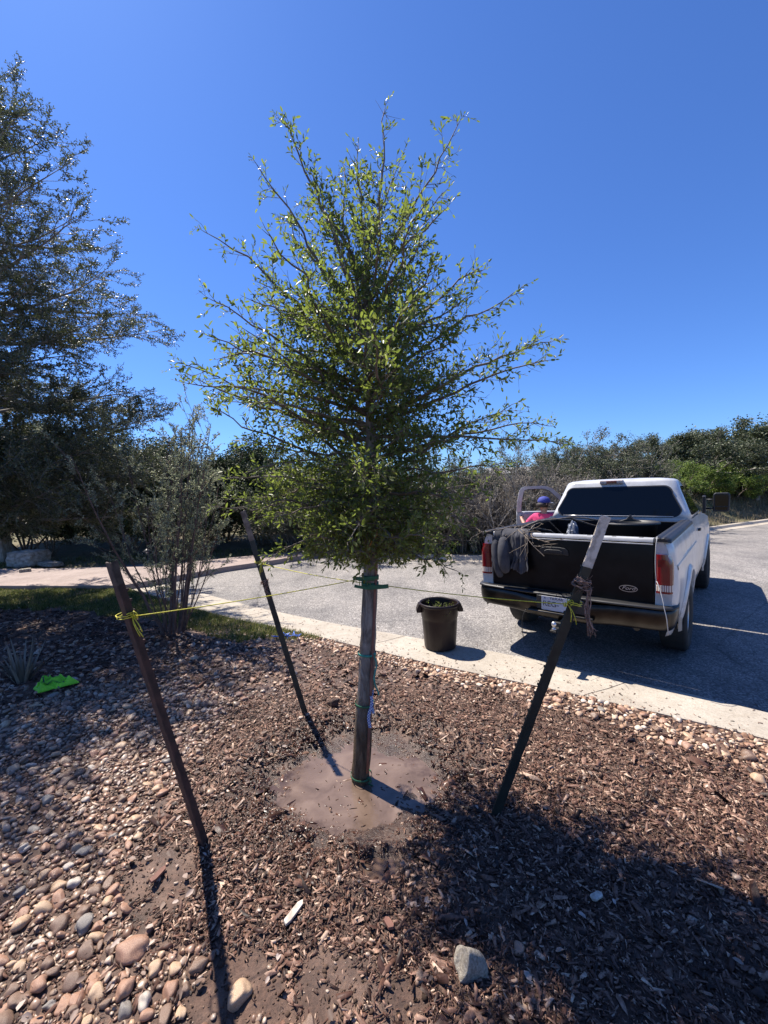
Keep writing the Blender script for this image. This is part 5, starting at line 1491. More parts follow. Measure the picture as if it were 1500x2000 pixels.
mb = MB(); s5 = [((.010 if k % 2 == 0 else .004) * math.sin(k * PI / 5) + PX - .115, (.010 if k % 2 == 0 else .004) * math.cos(k * PI / 5) + .716) for k in range(10)]; mb.prism(s5, 1, -.0685, -.066); mb.build('star', M['ink'], po)
# hitch
mb = MB(); mb.box((-.035, -.12, .42), (.035, .5, .49)); ho = mb.build('hitch', M['dark_metal'], truck, bevel=.006)
mb = MB(); mb.box((-.03, -.26, .425), (.03, -.10, .445)); mb.build('ball_mount', M['dark_metal'], ho, bevel=.004)
mb = MB(); mb.lathe([(.0, .445), (.022, .445), (.022, .460), (.012, .465), (.012, .478), (.022, .486), (.026, .502), (.022, .520), (.010, .528), (0, .529)], 20, (0, -.225, 0)); mb.build('hitch_ball', M['bright_metal'], ho)
# underbody
mb = MB(); mb.box((-.42, .3, .50), (-.34, 5.3, .62)); mb.box((.34, .3, .50), (.42, 5.3, .62)); mb.box((-.75, .22, .60), (.75, 2.3, .78)); mb.box((-.80, CB, .46), (.80, CF, .52))
mb.lathe([(.055, -.72), (.055, .72)], 12, (0, RW, .40), axis=0); mb.lathe([(0, -.14), (.15, -.08), (.17, 0), (.15, .08), (0, .14)], 16, (0, RW, .40), axis=0); mb.lathe([(.05, -.72), (.05, .72)], 12, (0, FW, .40), axis=0)
mb.build('chassis', M['dark_metal'], truck)
mb = MB(); mb.tube([(.55, 1.9, .45), (.60, 1.5, .48), (.62, .7, .50), (.64, .25, .46)], .032, 10); mb.build('exhaust_pipe', M['dark_metal'], truck)
# wheels
for sgn, y in ((-1, RW), (1, RW), (-1, FW), (1, FW)):
    wh = empty('wheel', (sgn * .865, y, .40)); wh.parent = truck
    mb = MB(); Rr = .40; wd = .125
    prof = [(.215, -wd * .85), (.25, -wd), (.33, -wd * 1.05), (.375, -wd * .95), (Rr, -wd * .78), (Rr, wd * .78), (.375, wd * .95), (.33, wd * 1.05), (.25, wd), (.215, wd * .85)]
    rows = []; n = 72
    for k, (pr, z) in enumerate(prof):
        rows.append([((z), (pr - (.008 if (i_ % 2 and k in (4, 5)) else 0)) * math.cos(i_ * 2 * PI / n), (pr - (.008 if (i_ % 2 and k in (4, 5)) else 0)) * math.sin(i_ * 2 * PI / n)) for i_ in range(n)])
    mb.grid(rows, close=True); mb.build('tyre', M['rubber'], wh)
    mb = MB(); mb.lathe([(.218, -.09), (.218, sgn * .105), (.205, sgn * .10), (.19, sgn * .06), (.13, sgn * .045), (.07, sgn * .07), (.055, sgn * .10), (0, sgn * .105)], 30, axis=0)
    for q in range(8): mb.lathe([(.012, sgn * .05), (.012, sgn * .085), (0, sgn * .087)], 6, (0, .10 * math.cos(q * PI / 4), .10 * math.sin(q * PI / 4)), axis=0)
    mb.build('rim', M['steel'], wh)
# cab: lower sides
def cab_x(z): return float(np.interp(z, [.44, .55, .75, .95, 1.1, 1.13, 1.25, 1.38], [.915, .945, .965, .975, .972, .962, .952, .925]))
for sgn in (-1, 1):
    mb = MB()
    if sgn == 1:
        curtain(mb, sgn, np.linspace(CB, CF, 14), lambda y: 1.40, lambda y: .47, lambda z, y: cab_x(z), 16)
        mb.build('cab_side', paint, truck)
        for (y0, y1) in ((2.80, 2.806), (CF - .02, CF - .014)):
            m2 = MB(); m2.grid([[(cab_x(z) + .0015, y, z) for z in np.linspace(.5, 1.39, 14)] for y in (y0, y1)]); m2.build('door_seam', M['liner'], truck)
        m2 = MB(); m2.prism([(2.87, 1.19), (2.87, 1.225), (3.02, 1.225), (3.02, 1.19)], 0, .955, .985); m2.build('door_handle', M['black_plastic'], truck, bevel=.006)
    else:
        curtain(mb, sgn, np.linspace(CB, 2.80, 5), lambda y: 1.40, lambda y: .47, lambda z, y: cab_x(z), 16)
        mb.build('cab_side', paint, truck)
        m2 = MB(); m2.box((-.93, 2.80, .47), (-.80, CF, .56)); m2.build('door_sill', paint, truck, bevel=.01)
# cab rear wall below the glass
mb = MB(); mb.grid([[(x, CB + .004, z) for z in np.linspace(.60, 1.40, 6)] for x in (-.925, -.5, 0, .5, .925)], smooth=False)
for sgn in (-1, 1): mb.grid([[(sgn * cab_x(z), CB, z) for z in np.linspace(.6, 1.4, 8)], [(sgn * .90, CB + .004, z) for z in np.linspace(.6, 1.4, 8)]])
mb.build('cab_back', paint, truck)
# greenhouse built as rings from belt to roof
ZB, ZR = 1.395, 1.905
def ring(f_, out=0.0):
    """outline of the cab at height fraction f_ (0 belt, 1 roof edge), rounded corners"""
    hwR = .918 - .185 * f_; hwF = .90 - .19 * f_; yb = CB + .015 + .15 * f_; yf = CF + .08 - .78 * f_; z = ZB + (ZR - ZB) * f_
    rc = .10 + .05 * f_; pts = []
    for (cx, cy, a0) in ((hwR - rc, yb + rc, -90), (hwF - rc, yf - rc, 0), (-(hwF - rc), yf - rc, 90), (-(hwR - rc), yb + rc, 180)):
        for q in range(6):
            a_ = R(a0 + q * 18); pts.append((cx + (rc + out) * math.cos(a_), cy + (rc + out) * math.sin(a_), z))
    return pts
mb = MB(); rows = [ring(f_) for f_ in (0, .2, .4, .6, .8, 1.0)]
top = ring(1.0); cx = sum(p[0] for p in top) / 24; cy = sum(p[1] for p in top) / 24
for s_, dz in ((.97, .024), (.90, .042), (.70, .058), (.35, .066), (.02, .068)):
    rows.append([(cx + (p[0] - cx) * s_, cy + (p[1] - cy) * s_, ZR + dz) for p in top])
# the left side opening where the door is off its frame: faces between belt and roof there are dropped
V = [p for r_ in rows for p in r_]; F = []
for k in range(len(rows) - 1):
    for i_ in range(24):
        j_ = (i_ + 1) % 24
        if k < 4 and i_ in (17,) : continue
        F.append((k * 24 + i_, k * 24 + j_, (k + 1) * 24 + j_, (k + 1) * 24 + i_))
mb.add(V, F, True); cab = mb.build('cab_roof', paint, truck, solid=.02, offset=-1)
# left rear pillar panel so that only the door opening stays open
def side_pt(f_, y, sgn, out=0.0):
    a_ = ring(f_); hwR = .918 - .185 * f_; hwF = .90 - .19 * f_; yb = CB + .015 + .15 * f_; yf = CF + .08 - .78 * f_
    t_ = (y - yb) / (yf - yb); return (sgn * (hwR + (hwF - hwR) * t_ + out), y, ZB + (ZR - ZB) * f_)
mb = MB(); mb.grid([[side_pt(f_, y, -1) for y in (2.50 + .15 * f_, 2.82 + .06 * f_)] for f_ in np.linspace(0, .8, 5)]); mb.build('rear_pillar', paint, truck, solid=.02, offset=-1)
def back_pt(x, f_, out=.004): return (x, CB + .015 + .15 * f_ - out, ZB + (ZR - ZB) * f_)
def rounded(poly_fn, x0, x1, f0, f1, xt0, xt1, n=6, rr=.09):
    """rounded trapezoid outline in x / f"""
    cs = [((x1, f0), (-1, 1)), ((xt1, f1), (-1, -1)), ((xt0, f1), (1, -1)), ((x0, f0), (1, 1))]
    out = []
    for k, ((x, f_), (sx, sf)) in enumerate(cs):
        rf = rr / (ZR - ZB); cxx, cff = x + sx * rr, f_ + sf * rf
        a0 = {0: -90, 1: 0, 2: 90, 3: 180}[k]
        for q in range(n + 1):
            a_ = R(a0 + 90 * q / n); out.append(poly_fn(cxx + rr * math.cos(a_), cff + rf * math.sin(a_)))
    return out
def panel(name, fn, args, mat, parent, nrm, thick):
    outl = rounded(fn, *args); mb = MB(); n = len(outl)
    back = [tuple(np.array(p) - np.array(nrm) * thick) for p in outl]
    mb.add(outl + back, [tuple(range(n)), tuple(range(n, 2 * n))[::-1]] + [(i_, (i_ + 1) % n, n + (i_ + 1) % n, n + i_) for i_ in range(n)])
    return mb.build(name, mat, parent)
nb = (0, -1, 0.28)
panel('window_seal', lambda x, f_: back_pt(x, f_, .004), (-.815, .815, .03, .90, -.705, .705, 6, .11), M['black_plastic'], truck, nb, .012)
rwin = panel('rear_window', lambda x, f_: back_pt(x, f_, .009), (-.795, .795, .06, .87, -.690, .690, 6, .10), M['glass'], truck, nb, .006)
mb = MB(); P = [back_pt(x, .055, .014) for x in np.linspace(-.72, .72, 8)]; mb.tube(P, .005, 6); mb.build('lower_glass_edge', M['bright_metal'], rwin)
# right side window and windscreen
def sidep(y, f_, sgn=1, out=.003): return side_pt(f_, y, sgn, out)
mb = MB()
o1 = [sidep(2.86, .06), sidep(3.90, .06), sidep(3.86, .18), sidep(3.38, .86), sidep(2.90, .86)]
mb.add(o1, [(0, 1, 2, 3, 4)]); mb.build('side_window', M['glass'], truck, solid=.004)
mb = MB(); o1 = [sidep(2.60, .08), sidep(2.80, .06), sidep(2.84, .86), sidep(2.70, .84)]; mb.add(o1, [(0, 1, 2, 3)]); mb.build('quarter_window', M['glass'], truck, solid=.004)
mb = MB(); yq = lambda f_: CF + .08 - .78 * f_ + .004
mb.add([(-.78, yq(.06), ZB + .06 * .51), (.78, yq(.06), ZB + .06 * .51), (.60, yq(.90), ZB + .90 * .51), (-.60, yq(.90), ZB + .90 * .51)], [(0, 1, 2, 3)]); mb.build('windscreen', M['glass'], truck, solid=.004)
# high brake lamp
mb = MB(); mb.box((-.20, CB + .125, 1.893), (.115, CB + .22, 1.948)); hl = mb.build('roof_lamp', M['white_lens'], truck, bevel=.012); hl.location.x = -.02
mb = MB(); mb.box((-.10, CB + .120, 1.902), (.03, CB + .13, 1.940)); mb.build('red_lens', M['red_lens'], hl, bevel=.004)
# hood and front
mb = MB()
for sgn in (-1, 1):
    curtain(mb, sgn, ys_with_arch(CF, HF, FW, .50), lambda y: 1.36 - .14 * sstep((y - CF) / (HF - CF)), lambda y: max(.52, arch_z(y, FW, .50)), lambda z, y: cab_x(min(z, 1.38)) - .10 * sstep((y - 5.2) / .45), 14)
rows = []
for y in np.linspace(CF - .02, HF, 10):
    zt = 1.36 - .14 * float(sstep((y - CF) / (HF - CF))); xw = .93 - .10 * float(sstep((y - 5.2) / .45))
    rows.append([(x * xw, y, zt + .05 * (1 - x * x)) for x in np.linspace(-1, 1, 11)])
mb.grid(rows); mb.build('hood', paint, truck)
mb = MB(); mb.box((-.82, HF - .06, .62), (.82, HF - .01, 1.20)); mb.build('grille', M['black_plastic'], truck, bevel=.02)
mb = MB(); mb.box((-.95, HF - .02, .50), (.95, HF + .14, .68)); mb.build('front_bumper', M['chrome'], truck, bevel=.03)
for sgn in (-1, 1):
    mb = MB(); mb.box((min(sgn * .55, sgn * .82), HF - .03, .86), (max(sgn * .55, sgn * .82), HF + .01, 1.06)); mb.build('headlight', M['white_lens'], truck, bevel=.02)
    mb = MB(); aa = np.linspace(0, PI, 21)
    mb.grid([[(sgn * x, FW + .495 * math.cos(a_), .42 + .495 * math.sin(a_)) for x in (.62, .955)] for a_ in aa]); mb.grid([[(sgn * .62, FW + q * .495 * math.cos(a_), .42 + q * .495 * math.sin(a_)) for a_ in aa] for q in (0.02, 1)]); mb.build('wheel_house', M['liner'], truck)
    mb = MB(); rows = []
    for a_ in np.linspace(-.05, PI + .05, 26):
        def pt(r_, o_):
            zq = .42 + r_ * math.sin(a_); return (sgn * (cab_x(min(1.38, max(.47, zq))) + o_ - .10 * float(sstep((FW + r_ * math.cos(a_) - 5.2) / .45))), FW + r_ * math.cos(a_), zq)
        rows.append([pt(.49, -.01), pt(.487, .025), pt(.52, .028), pt(.55, .002)])
    mb.grid(rows); mb.build('wheel_flare', paint, truck)
# inside the cab
mb = MB(); mb.box((-.72, 2.55, .62), (.72, 3.15, .92)); mb.prism([(2.50, .92), (2.72, .92), (2.60, 1.50), (2.50, 1.50)], 0, -.70, .70); mb.build('bench_seat', M['seat'], truck, bevel=.05)
mb = MB(); mb.box((-.85, 2.45, .53), (.85, 4.0, .57)); mb.prism([(3.75, .95), (3.62, 1.25), (3.85, 1.36), (4.05, 1.36), (4.0, .95)], 0, -.86, .86); mb.build('dashboard', M['black_plastic'], truck, bevel=.02)
mb = MB(); mb.tube(ring_pts(np.array([-.40, 3.50, 1.20]), (0, -.8, .5), .19, 28), .013, 8); mb.tube([(-.40, 3.50, 1.20), (-.40, 3.72, 1.10)], .03, 8); mb.tube([(-.59, 3.50, 1.20), (-.21, 3.50, 1.20)], .012, 6); mb.build('steering_wheel', M['black_plastic'], truck)
# open driver's door
dr = empty('open_door', (-.955, 3.97, 0), R(-62)); dr.parent = truck
DL = 1.12
mb = MB(); rows = []
for y in np.linspace(0, -DL, 8): rows.append([(-(cab_x(z) - .955), y, z) for z in np.linspace(.50, 1.40, 14)])
mb.grid(rows); mb.build('door_panel', M['door_inner'], dr, solid=.07, offset=1)
fr_out = [(-DL, 1.40), (-DL + .005, 1.60), (-DL + .045, 1.82), (-DL + .085, 1.875), (-DL + .15, 1.90), (-.68, 1.905), (-.58, 1.89), (-.47, 1.84), (-.30, 1.68), (-.04, 1.40)]
fr_in = [(-DL + .085, 1.40), (-DL + .088, 1.58), (-DL + .12, 1.78), (-DL + .14, 1.825), (-DL + .19, 1.845), (-.67, 1.848), (-.605, 1.838), (-.525, 1.80), (-.37, 1.65), (-.16, 1.40)]
mb = MB(); n = len(fr_out); tilt = lambda z: (z - 1.40) * .30
rows = []
for dx in (0, .045):
    rows.append([(tilt(z) + dx, y, z) for y, z in fr_out]); rows.append([(tilt(z) + dx, y, z) for y, z in fr_in])
V = rows[0] + rows[1] + rows[2] + rows[3]; F = []
for i_ in range(n - 1):
    a_, b_ = i_, i_ + 1
    F += [(a_, b_, n + b_, n + a_), (2 * n + a_, 3 * n + a_, 3 * n + b_, 2 * n + b_), (a_, 2 * n + a_, 2 * n + b_, b_), (n + a_, n + b_, 3 * n + b_, 3 * n + a_)]
mb.add(V, F); fo = mb.build('window_frame', M['door_inner'], dr)
mb = MB(); mb.tube([(tilt(z) + .03, y, z) for y, z in fr_in], .010, 6); mb.build('window_seal', M['black_plastic'], fo)
mb = MB(); mb.box((.04, -.85, .95), (.10, -.35, 1.02)); mb.build('armrest', M['black_plastic'], dr, bevel=.015)
def tow_mirror(parent, sgn, loc):
    mo = empty('tow_mirror', loc); mo.parent = parent; mo.scale = (.72, .72, .76)
    mb = MB(); mb.prism([(-.13, -.19), (.10, -.19), (.13, -.16), (.14, .15), (.11, .19), (-.11, .19), (-.14, .15), (-.145, -.15)], 1, -.0, .085); mb.build('housing', M['black_plastic'], mo, bevel=.02, seg=3)
    mb = MB(); mb.prism([(-.105, -.075), (.105, -.075), (.112, .13), (.085, .155), (-.09, .155), (-.112, .13)], 1, -.004, .001); mb.build('mirror_glass', M['glass'], mo)
    mb = MB(); mb.prism([(-.10, -.155), (.095, -.155), (.10, -.095), (-.105, -.095)], 1, -.004, .001); mb.build('spot_mirror', M['glass'], mo)
    for z in (-.13, .05):
        mb = MB(); mb.tube([(-sgn * .28, .10, z), (-sgn * .10, .05, z)], .016, 8); mb.build('arm', M['chrome' if z < 0 else 'black_plastic'], mo)
    mb = MB(); mb.prism([(-.02, -.22), (.16, -.20), (.06, .14), (-.02, .12)], 0, -sgn * .32, -sgn * .26); b_ = mb.build('mirror_base', M['black_plastic'], mo, bevel=.01)
    return mo
tow_mirror(truck, 1, (1.19, 3.62, 1.565))
m_ = tow_mirror(dr, -1, (-.34, -.22, 1.60))
# cord hanging by the right taillight
mb = MB(); P = bez((.83, .06, .99), (.93, -.03, .53), (.06, -.08, -.02), 14, .004); mb.tube(P, .004, 5); mb.tube(bez((.835, .07, 1.40), (.83, .06, .99), (-.02, -.02, 0), 8), .004, 5); mb.build('hanging_cord', M['trim'], truck)
mb = MB(); mb.tube(bez((-.33, -.09, .58), (-.36, -.12, .25), (-.05, -.05, .05), 10, .004), .004, 5); mb.build('hanging_wire', M['dark_metal'], truck)

TM = Matrix.Translation((TX, TY, 0)) @ Matrix.Rotation(-TYAW, 4, 'Z')
def TW(x, y, z): return TM @ Vector((x, y, z))
# ------------------------------------------------------------------ things in the truck bed
tub = empty("black_tub", TW(.32, 1.62, .833), -TYAW); tag(tub, "black round plastic tub standing in the truck bed behind the rear window", 'tub')
mb = MB(); mb.lathe([(.0, 0), (.26, 0), (.27, .02), (.32, .53), (.345, .54), (.35, .565), (.335, .575), (.315, .565), (.30, .5), (.25, .03), (0, .03)], 40); mb.build('tub_body', M['black_plastic'], tub)
mb = MB(); mb.tube(ring_pts(np.array([0, 0, .555]), (0, 0, 1), .338, 40), .012, 8); mb.build('rim', M['black_plastic'], tub)
mb = MB(); mb.prism([(-.13, .565), (-.04, .60), (0, .655), (.04, .60), (.13, .565)], 1, .10, .17); mb.build('peaked_handle', M['black_plastic'], tub, bevel=.008)
o = empty("silver_bag", TW(-.42, 1.85, .834), -TYAW); tag(o, "crumpled silver-grey bag beside the cut branches in the truck bed", 'bag')
bm = bmesh.new(); bmesh.ops.create_icosphere(bm, subdivisions=4, radius=1)
for v_ in bm.verts:
    q = v_.co; n_ = .10 * math.sin(q.x * 9 + q.z * 5) * math.sin(q.y * 8) + .07 * math.sin(q.z * 15 + q.x * 6); v_.co = Vector((q.x * .085 * (1 + n_), q.y * .09 * (1 + n_), (q.z + 1) * .27 * (1 + .3 * n_)))
me = bpy.data.meshes.new('bag_body'); bm.to_mesh(me); bm.free(); link('bag_body', me, M['silver'], o)
# cut branches reaching over the tailgate
cb = empty("cut_branch", TW(-.35, .9, .85), -TYAW); tag(cb, "bundle of bare cut branches sticking out over the tailgate's left end", 'branch')
W_ = Wood(); off = np.array([-.35, .9, .85])
def stick(pts, r0, r1, subs=4):
    P = np.array(pts, float) - off
    n = 14; t_ = np.linspace(0, len(P) - 1, n); Q = np.stack([np.interp(t_, range(len(P)), P[:, k]) for k in range(3)], 1) + RNG.normal(0, .005, (n, 3))
    W_.tube(Q, np.linspace(r0, r1, n), 6)
    for q in range(subs):
        p, d1 = along(Q, RNG.uniform(.4, .97)); d2 = side_dir(d1, RNG.uniform(.5, 1.1), RNG.uniform(0, 6.28)); l2 = RNG.uniform(.08, .26)
        Q2 = bez(p, p + d2 * l2, RNG.normal(0, .02, 3), 6, .004); W_.tube(Q2, np.linspace(r1 * .9, .002, 6), 4)
stick([(-.1, 1.9, 1.30), (-.35, 1.4, 1.46), (-.45, .7, 1.47), (-.55, .2, 1.43), (-.62, .02, 1.34)], .014, .005, 7)
stick([(.15, 1.7, 1.36), (-.2, 1.2, 1.49), (-.45, .5, 1.47), (-.50, .1, 1.42), (-.30, -.03, 1.28), (-.15, -.06, 1.16)], .013, .004, 8)
stick([(-.6, 1.6, 1.0), (-.62, .8, 1.42), (-.50, .15, 1.43), (-.35, .0, 1.36), (-.33, -.04, 1.18)], .011, .004, 7)
stick([(-.3, 1.5, .95), (-.4, .8, 1.36), (-.60, .2, 1.44), (-.75, .0, 1.40), (-.93, -.05, 1.36)], .011, .004, 8)
stick([(-.5, 1.9, 1.1), (-.55, 1.2, 1.44), (-.42, .3, 1.44), (-.30, -.02, 1.34), (-.10, -.05, 1.30)], .010, .004, 7)
stick([(-.2, .5, .86), (-.3, 1.2, .88), (-.2, 1.9, .90)], .012, .006, 3)
W_.build('branch_wood', M['twig'], cb)
# grey hoodie over the tailgate
hd = empty("grey_hoodie", TW(-.62, .1, 1.37), -TYAW); tag(hd, "dark grey hoodie draped over the left end of the black tailgate", 'jacket')
def drape(x0, x1, zb_fn, name, out=0.0, seed=0, nx=34, inner=.18):
    rows = []
    for i_ in range(nx):
        u = i_ / (nx - 1); x = x0 + (x1 - x0) * u; zb = zb_fn(u)
        fold = math.sin(u * 17 + seed) * .5 + math.sin(u * 31 + seed * 2.3) * .3
        line = [(x, .22 + .02, 1.385 - inner), (x, .215, 1.395), (x, .17, 1.412 + .006 * fold), (x, .13, 1.415 + .006 * fold), (x, .085, 1.402), (x, .062, 1.37)]
        row = list(line)
        m_ = 16
        for q in range(1, m_ + 1):
            f_ = q / m_; z = 1.37 + (zb - 1.37) * f_
            y = .058 - out - .012 * f_ - (.022 + .030 * f_) * (.5 + .5 * fold) - .012 * math.sin(f_ * 9 + u * 14 + seed) * f_
            xx = x + .020 * math.sin(f_ * 6 + u * 5 + seed) * f_ + .006 * math.sin(f_ * 23 + u * 19)
            row.append((xx, y, z))
        rows.append([(a_ + .62, b_ - .1, c_ - 1.37) for a_, b_, c_ in row])
    mb = MB(); mb.grid(rows); return mb.build(name, M['cloth_grey'], hd, solid=.008, offset=1, subsurf=1)
drape(-.77, -.45, lambda u: 1.01 + .05 * math.sin(u * 7) - .06 * (u < .2), 'jacket_body', .0, 1.0)
drape(-.52, -.36, lambda u: .945 + .02 * math.sin(u * 9), 'hanging_sleeve', .012, 4.0, 20, .10)
mb = MB(); mb.tube(np.array([(-.74, .02, 1.30), (-.73, -.005, 1.18), (-.70, -.02, 1.05), (-.68, -.02, .93), (-.66, -.012, .86)]) - np.array([-.62, .1, 1.37]), [.045, .052, .055, .050, .032], 14); s_ = mb.build('sleeve', M['cloth_grey'], hd, subsurf=1)
mb = MB(); mb.tube(np.array([(-.64, .03, 1.34), (-.62, -.03, 1.22), (-.61, -.045, 1.10), (-.60, -.04, .98), (-.585, -.02, .92)]) - np.array([-.62, .1, 1.37]), [.05, .065, .07, .062, .03], 14); mb.build('hood', M['cloth_grey'], hd, subsurf=1)

# ================================================================== PERSON
def skin_mesh(joints, bones, lev=1):
    me = bpy.data.meshes.new("sk"); names = list(joints)
    me.from_pydata([joints[k][0] for k in names], [(names.index(a_), names.index(b_)) for a_, b_ in bones], [])
    o = bpy.data.objects.new("sk", me); COL.objects.link(o)
    o.modifiers.new("s", 'SKIN'); sv_ = me.skin_vertices[0].data
    for k, nme in enumerate(names):
        r_ = joints[nme][1]; sv_[k].radius = (r_, r_) if not isinstance(r_, tuple) else r_; sv_[k].use_root = (k == 0)
    if lev: m_ = o.modifiers.new("u", 'SUBSURF'); m_.levels = lev; m_.render_levels = lev
    bpy.context.view_layer.update()
    out = bpy.data.meshes.new_from_object(o.evaluated_get(bpy.context.evaluated_depsgraph_get())); bpy.data.objects.remove(o)
    V = np.array([v_.co[:] for v_ in out.vertices]); F = [tuple(p.vertices) for p in out.polygons]
    return V, F
pp = A(1062, 985, 7.5); per = empty("person", (pp[0], pp[1], 0), R(-28)); per.scale = (.95, .95, .94); tag(per, "person in a pink shirt and blue cap standing at the truck's open door", 'person')
# local frame: faces +Y, left hand at -X
J = {'pelvis': ((0, 0, .98), .125), 'waist': ((0, .0, 1.12), .118), 'chest': ((0, .01, 1.32), (.150, .115)), 'neckb': ((0, 0, 1.47), .07), 'neck': ((0, .01, 1.53), .055), 'headb': ((.0, .03, 1.60), .075), 'heada': ((.0, .03, 1.67), .088), 'headt': ((0, .02, 1.735), .060),
     'shl': ((-.17, 0, 1.42), .062), 'ell': ((-.36, .06, 1.24), .042), 'wrl': ((-.46, .26, 1.36), .028), 'pal': ((-.475, .33, 1.39), .028),
     'shr': ((.17, 0, 1.42), .062), 'elr': ((.27, .07, 1.16), .042), 'wrr': ((.20, .30, 1.10), .028), 'par': ((.18, .37, 1.11), .028),
     'hpl': ((-.09, 0, .92), .092), 'knl': ((-.11, .02, .50), .058), 'anl': ((-.11, -.02, .10), .040), 'ftl': ((-.12, .12, .045), .036),
     'hpr': ((.09, 0, .92), .092), 'knr': ((.11, .04, .50), .058), 'anr': ((.11, 0, .10), .040), 'ftr': ((.13, .14, .045), .036)}
B_ = [('pelvis', 'waist'), ('waist', 'chest'), ('chest', 'neckb'), ('neckb', 'neck'), ('neck', 'headb'), ('headb', 'heada'), ('heada', 'headt'), ('chest', 'shl'), ('shl', 'ell'), ('ell', 'wrl'), ('wrl', 'pal'), ('chest', 'shr'), ('shr', 'elr'), ('elr', 'wrr'), ('wrr', 'par'),
      ('pelvis', 'hpl'), ('hpl', 'knl'), ('knl', 'anl'), ('anl', 'ftl'), ('pelvis', 'hpr'), ('hpr', 'knr'), ('knr', 'anr'), ('anr', 'ftr')]
mb = MB(); V, F = skin_mesh(J, B_, 2); mb.add(V, F, True)
for (p, d_, sg) in ((np.array(J['pal'][0]), unit([-.1, .9, .35]), -1), (np.array(J['par'][0]), unit([-.2, .95, 0]), 1)):
    s_ = unit(np.cross(d_, [0, 0, 1]))
    for q, (o_, L_) in enumerate(((-.024, .060), (-.008, .072), (.008, .068), (.023, .054))):
        a_ = p + s_ * o_ + d_ * .02; mb.tube([a_ - d_ * .015, a_ + d_ * L_ * .5, a_ + d_ * L_ * .85 + np.array([0, 0, -.015]), a_ + d_ * L_ * .95 + np.array([0, 0, -.03])], [.0085, .008, .0075, .005], 7)
    a_ = p - s_ * .028 * sg; mb.tube([a_ - d_ * .01, a_ - s_ * sg * .018 + d_ * .015, a_ - s_ * sg * .02 + d_ * .04], [.010, .009, .006], 7)
# face: head turned to the right; nose, ears, brow, eyes, lips
ht = R(-52); hd_ = lambda x, y, z: (math.cos(ht) * x - math.sin(ht) * y, math.sin(ht) * x + math.cos(ht) * y + .03, z)
mb.add(*(lambda V_, F_: ([hd_(*p) for p in V_], F_))([(-.014, .082, 1.655), (.014, .082, 1.655), (0, .116, 1.648), (0, .090, 1.690), (0, .088, 1.640)], [(0, 2, 3), (1, 3, 2), (0, 4, 2), (1, 2, 4)]), True)
for sgn in (-1, 1):
    mb.lathe([(0, -.014), (.020, -.008), (.026, .0), (.020, .008), (0, .012)], 10, hd_(sgn * .088, 0, 1.665), axis=0)
mb.tube([hd_(-.022, .084, 1.622), hd_(0, .092, 1.620), hd_(.022, .084, 1.622)], .006, 6)
mb.build('body', M['skin'], per)
for sgn in (-1, 1):
    m2 = MB(); c_ = hd_(sgn * .03, .082, 1.685); m2.lathe([(0, -.009), (.009, 0), (0, .009)], 8, c_, axis=1); m2.build('eye', M['hair'], per)
sh = {k: (J[k][0], J[k][1]) for k in J}
def grow_r(k, a_): 
    r_ = J[k][1]; return (J[k][0], (r_[0] + a_, r_[1] + a_) if isinstance(r_, tuple) else r_ + a_)
el_l = tuple(np.array(J['shl'][0]) * .15 + np.array(J['ell'][0]) * .85); el_r = tuple(np.array(J['shr'][0]) * .15 + np.array(J['elr'][0]) * .85)
S_ = {'pelvis': ((0, 0, .94), .150), 'waist': grow_r('waist', .035), 'chest': grow_r('chest', .030), 'neckb': ((0, 0, 1.478), .074), 'shl': grow_r('shl', .020), 'ell': (el_l, .062), 'shr': grow_r('shr', .020), 'elr': (el_r, .062)}
V, F = skin_mesh(S_, [('pelvis', 'waist'), ('waist', 'chest'), ('chest', 'neckb'), ('chest', 'shl'), ('shl', 'ell'), ('chest', 'shr'), ('shr', 'elr')], 2)
V += .006 * np.stack([vnoise(V[:, 0] + V[:, 2], V[:, 1], .06, 5), vnoise(V[:, 1] + V[:, 2], V[:, 0], .06, 6), 0 * V[:, 0]], 1)
mb = MB(); mb.add(V, F, True); mb.build('shirt', M['pink'], per)
T_ = {'pelvis': ((0, 0, .96), .140), 'hpl': grow_r('hpl', .020), 'knl': grow_r('knl', .028), 'anl': ((-.11, -.01, .10), .062), 'hpr': grow_r('hpr', .020), 'knr': grow_r('knr', .028), 'anr': ((.11, 0, .10), .062)}
V, F = skin_mesh(T_, [('pelvis', 'hpl'), ('hpl', 'knl'), ('knl', 'anl'), ('pelvis', 'hpr'), ('hpr', 'knr'), ('knr', 'anr')], 2); mb = MB(); mb.add(V, F, True); mb.build('trousers', M['jeans'], per)
for k in ('l', 'r'):
    f_ = np.array(J['ft' + k][0]); a_ = np.array(J['an' + k][0]); mb = MB(); mb.tube([(a_[0], a_[1] - .05, .05), (a_[0], a_[1], .055), ((a_[0] + f_[0]) / 2, (a_[1] + f_[1]) / 2, .05), (f_[0], f_[1], .042), (f_[0], f_[1] + .05, .03)], [.035, .05, .048, .046, .022], 12); mb.build('shoe', M['shoe'], per)
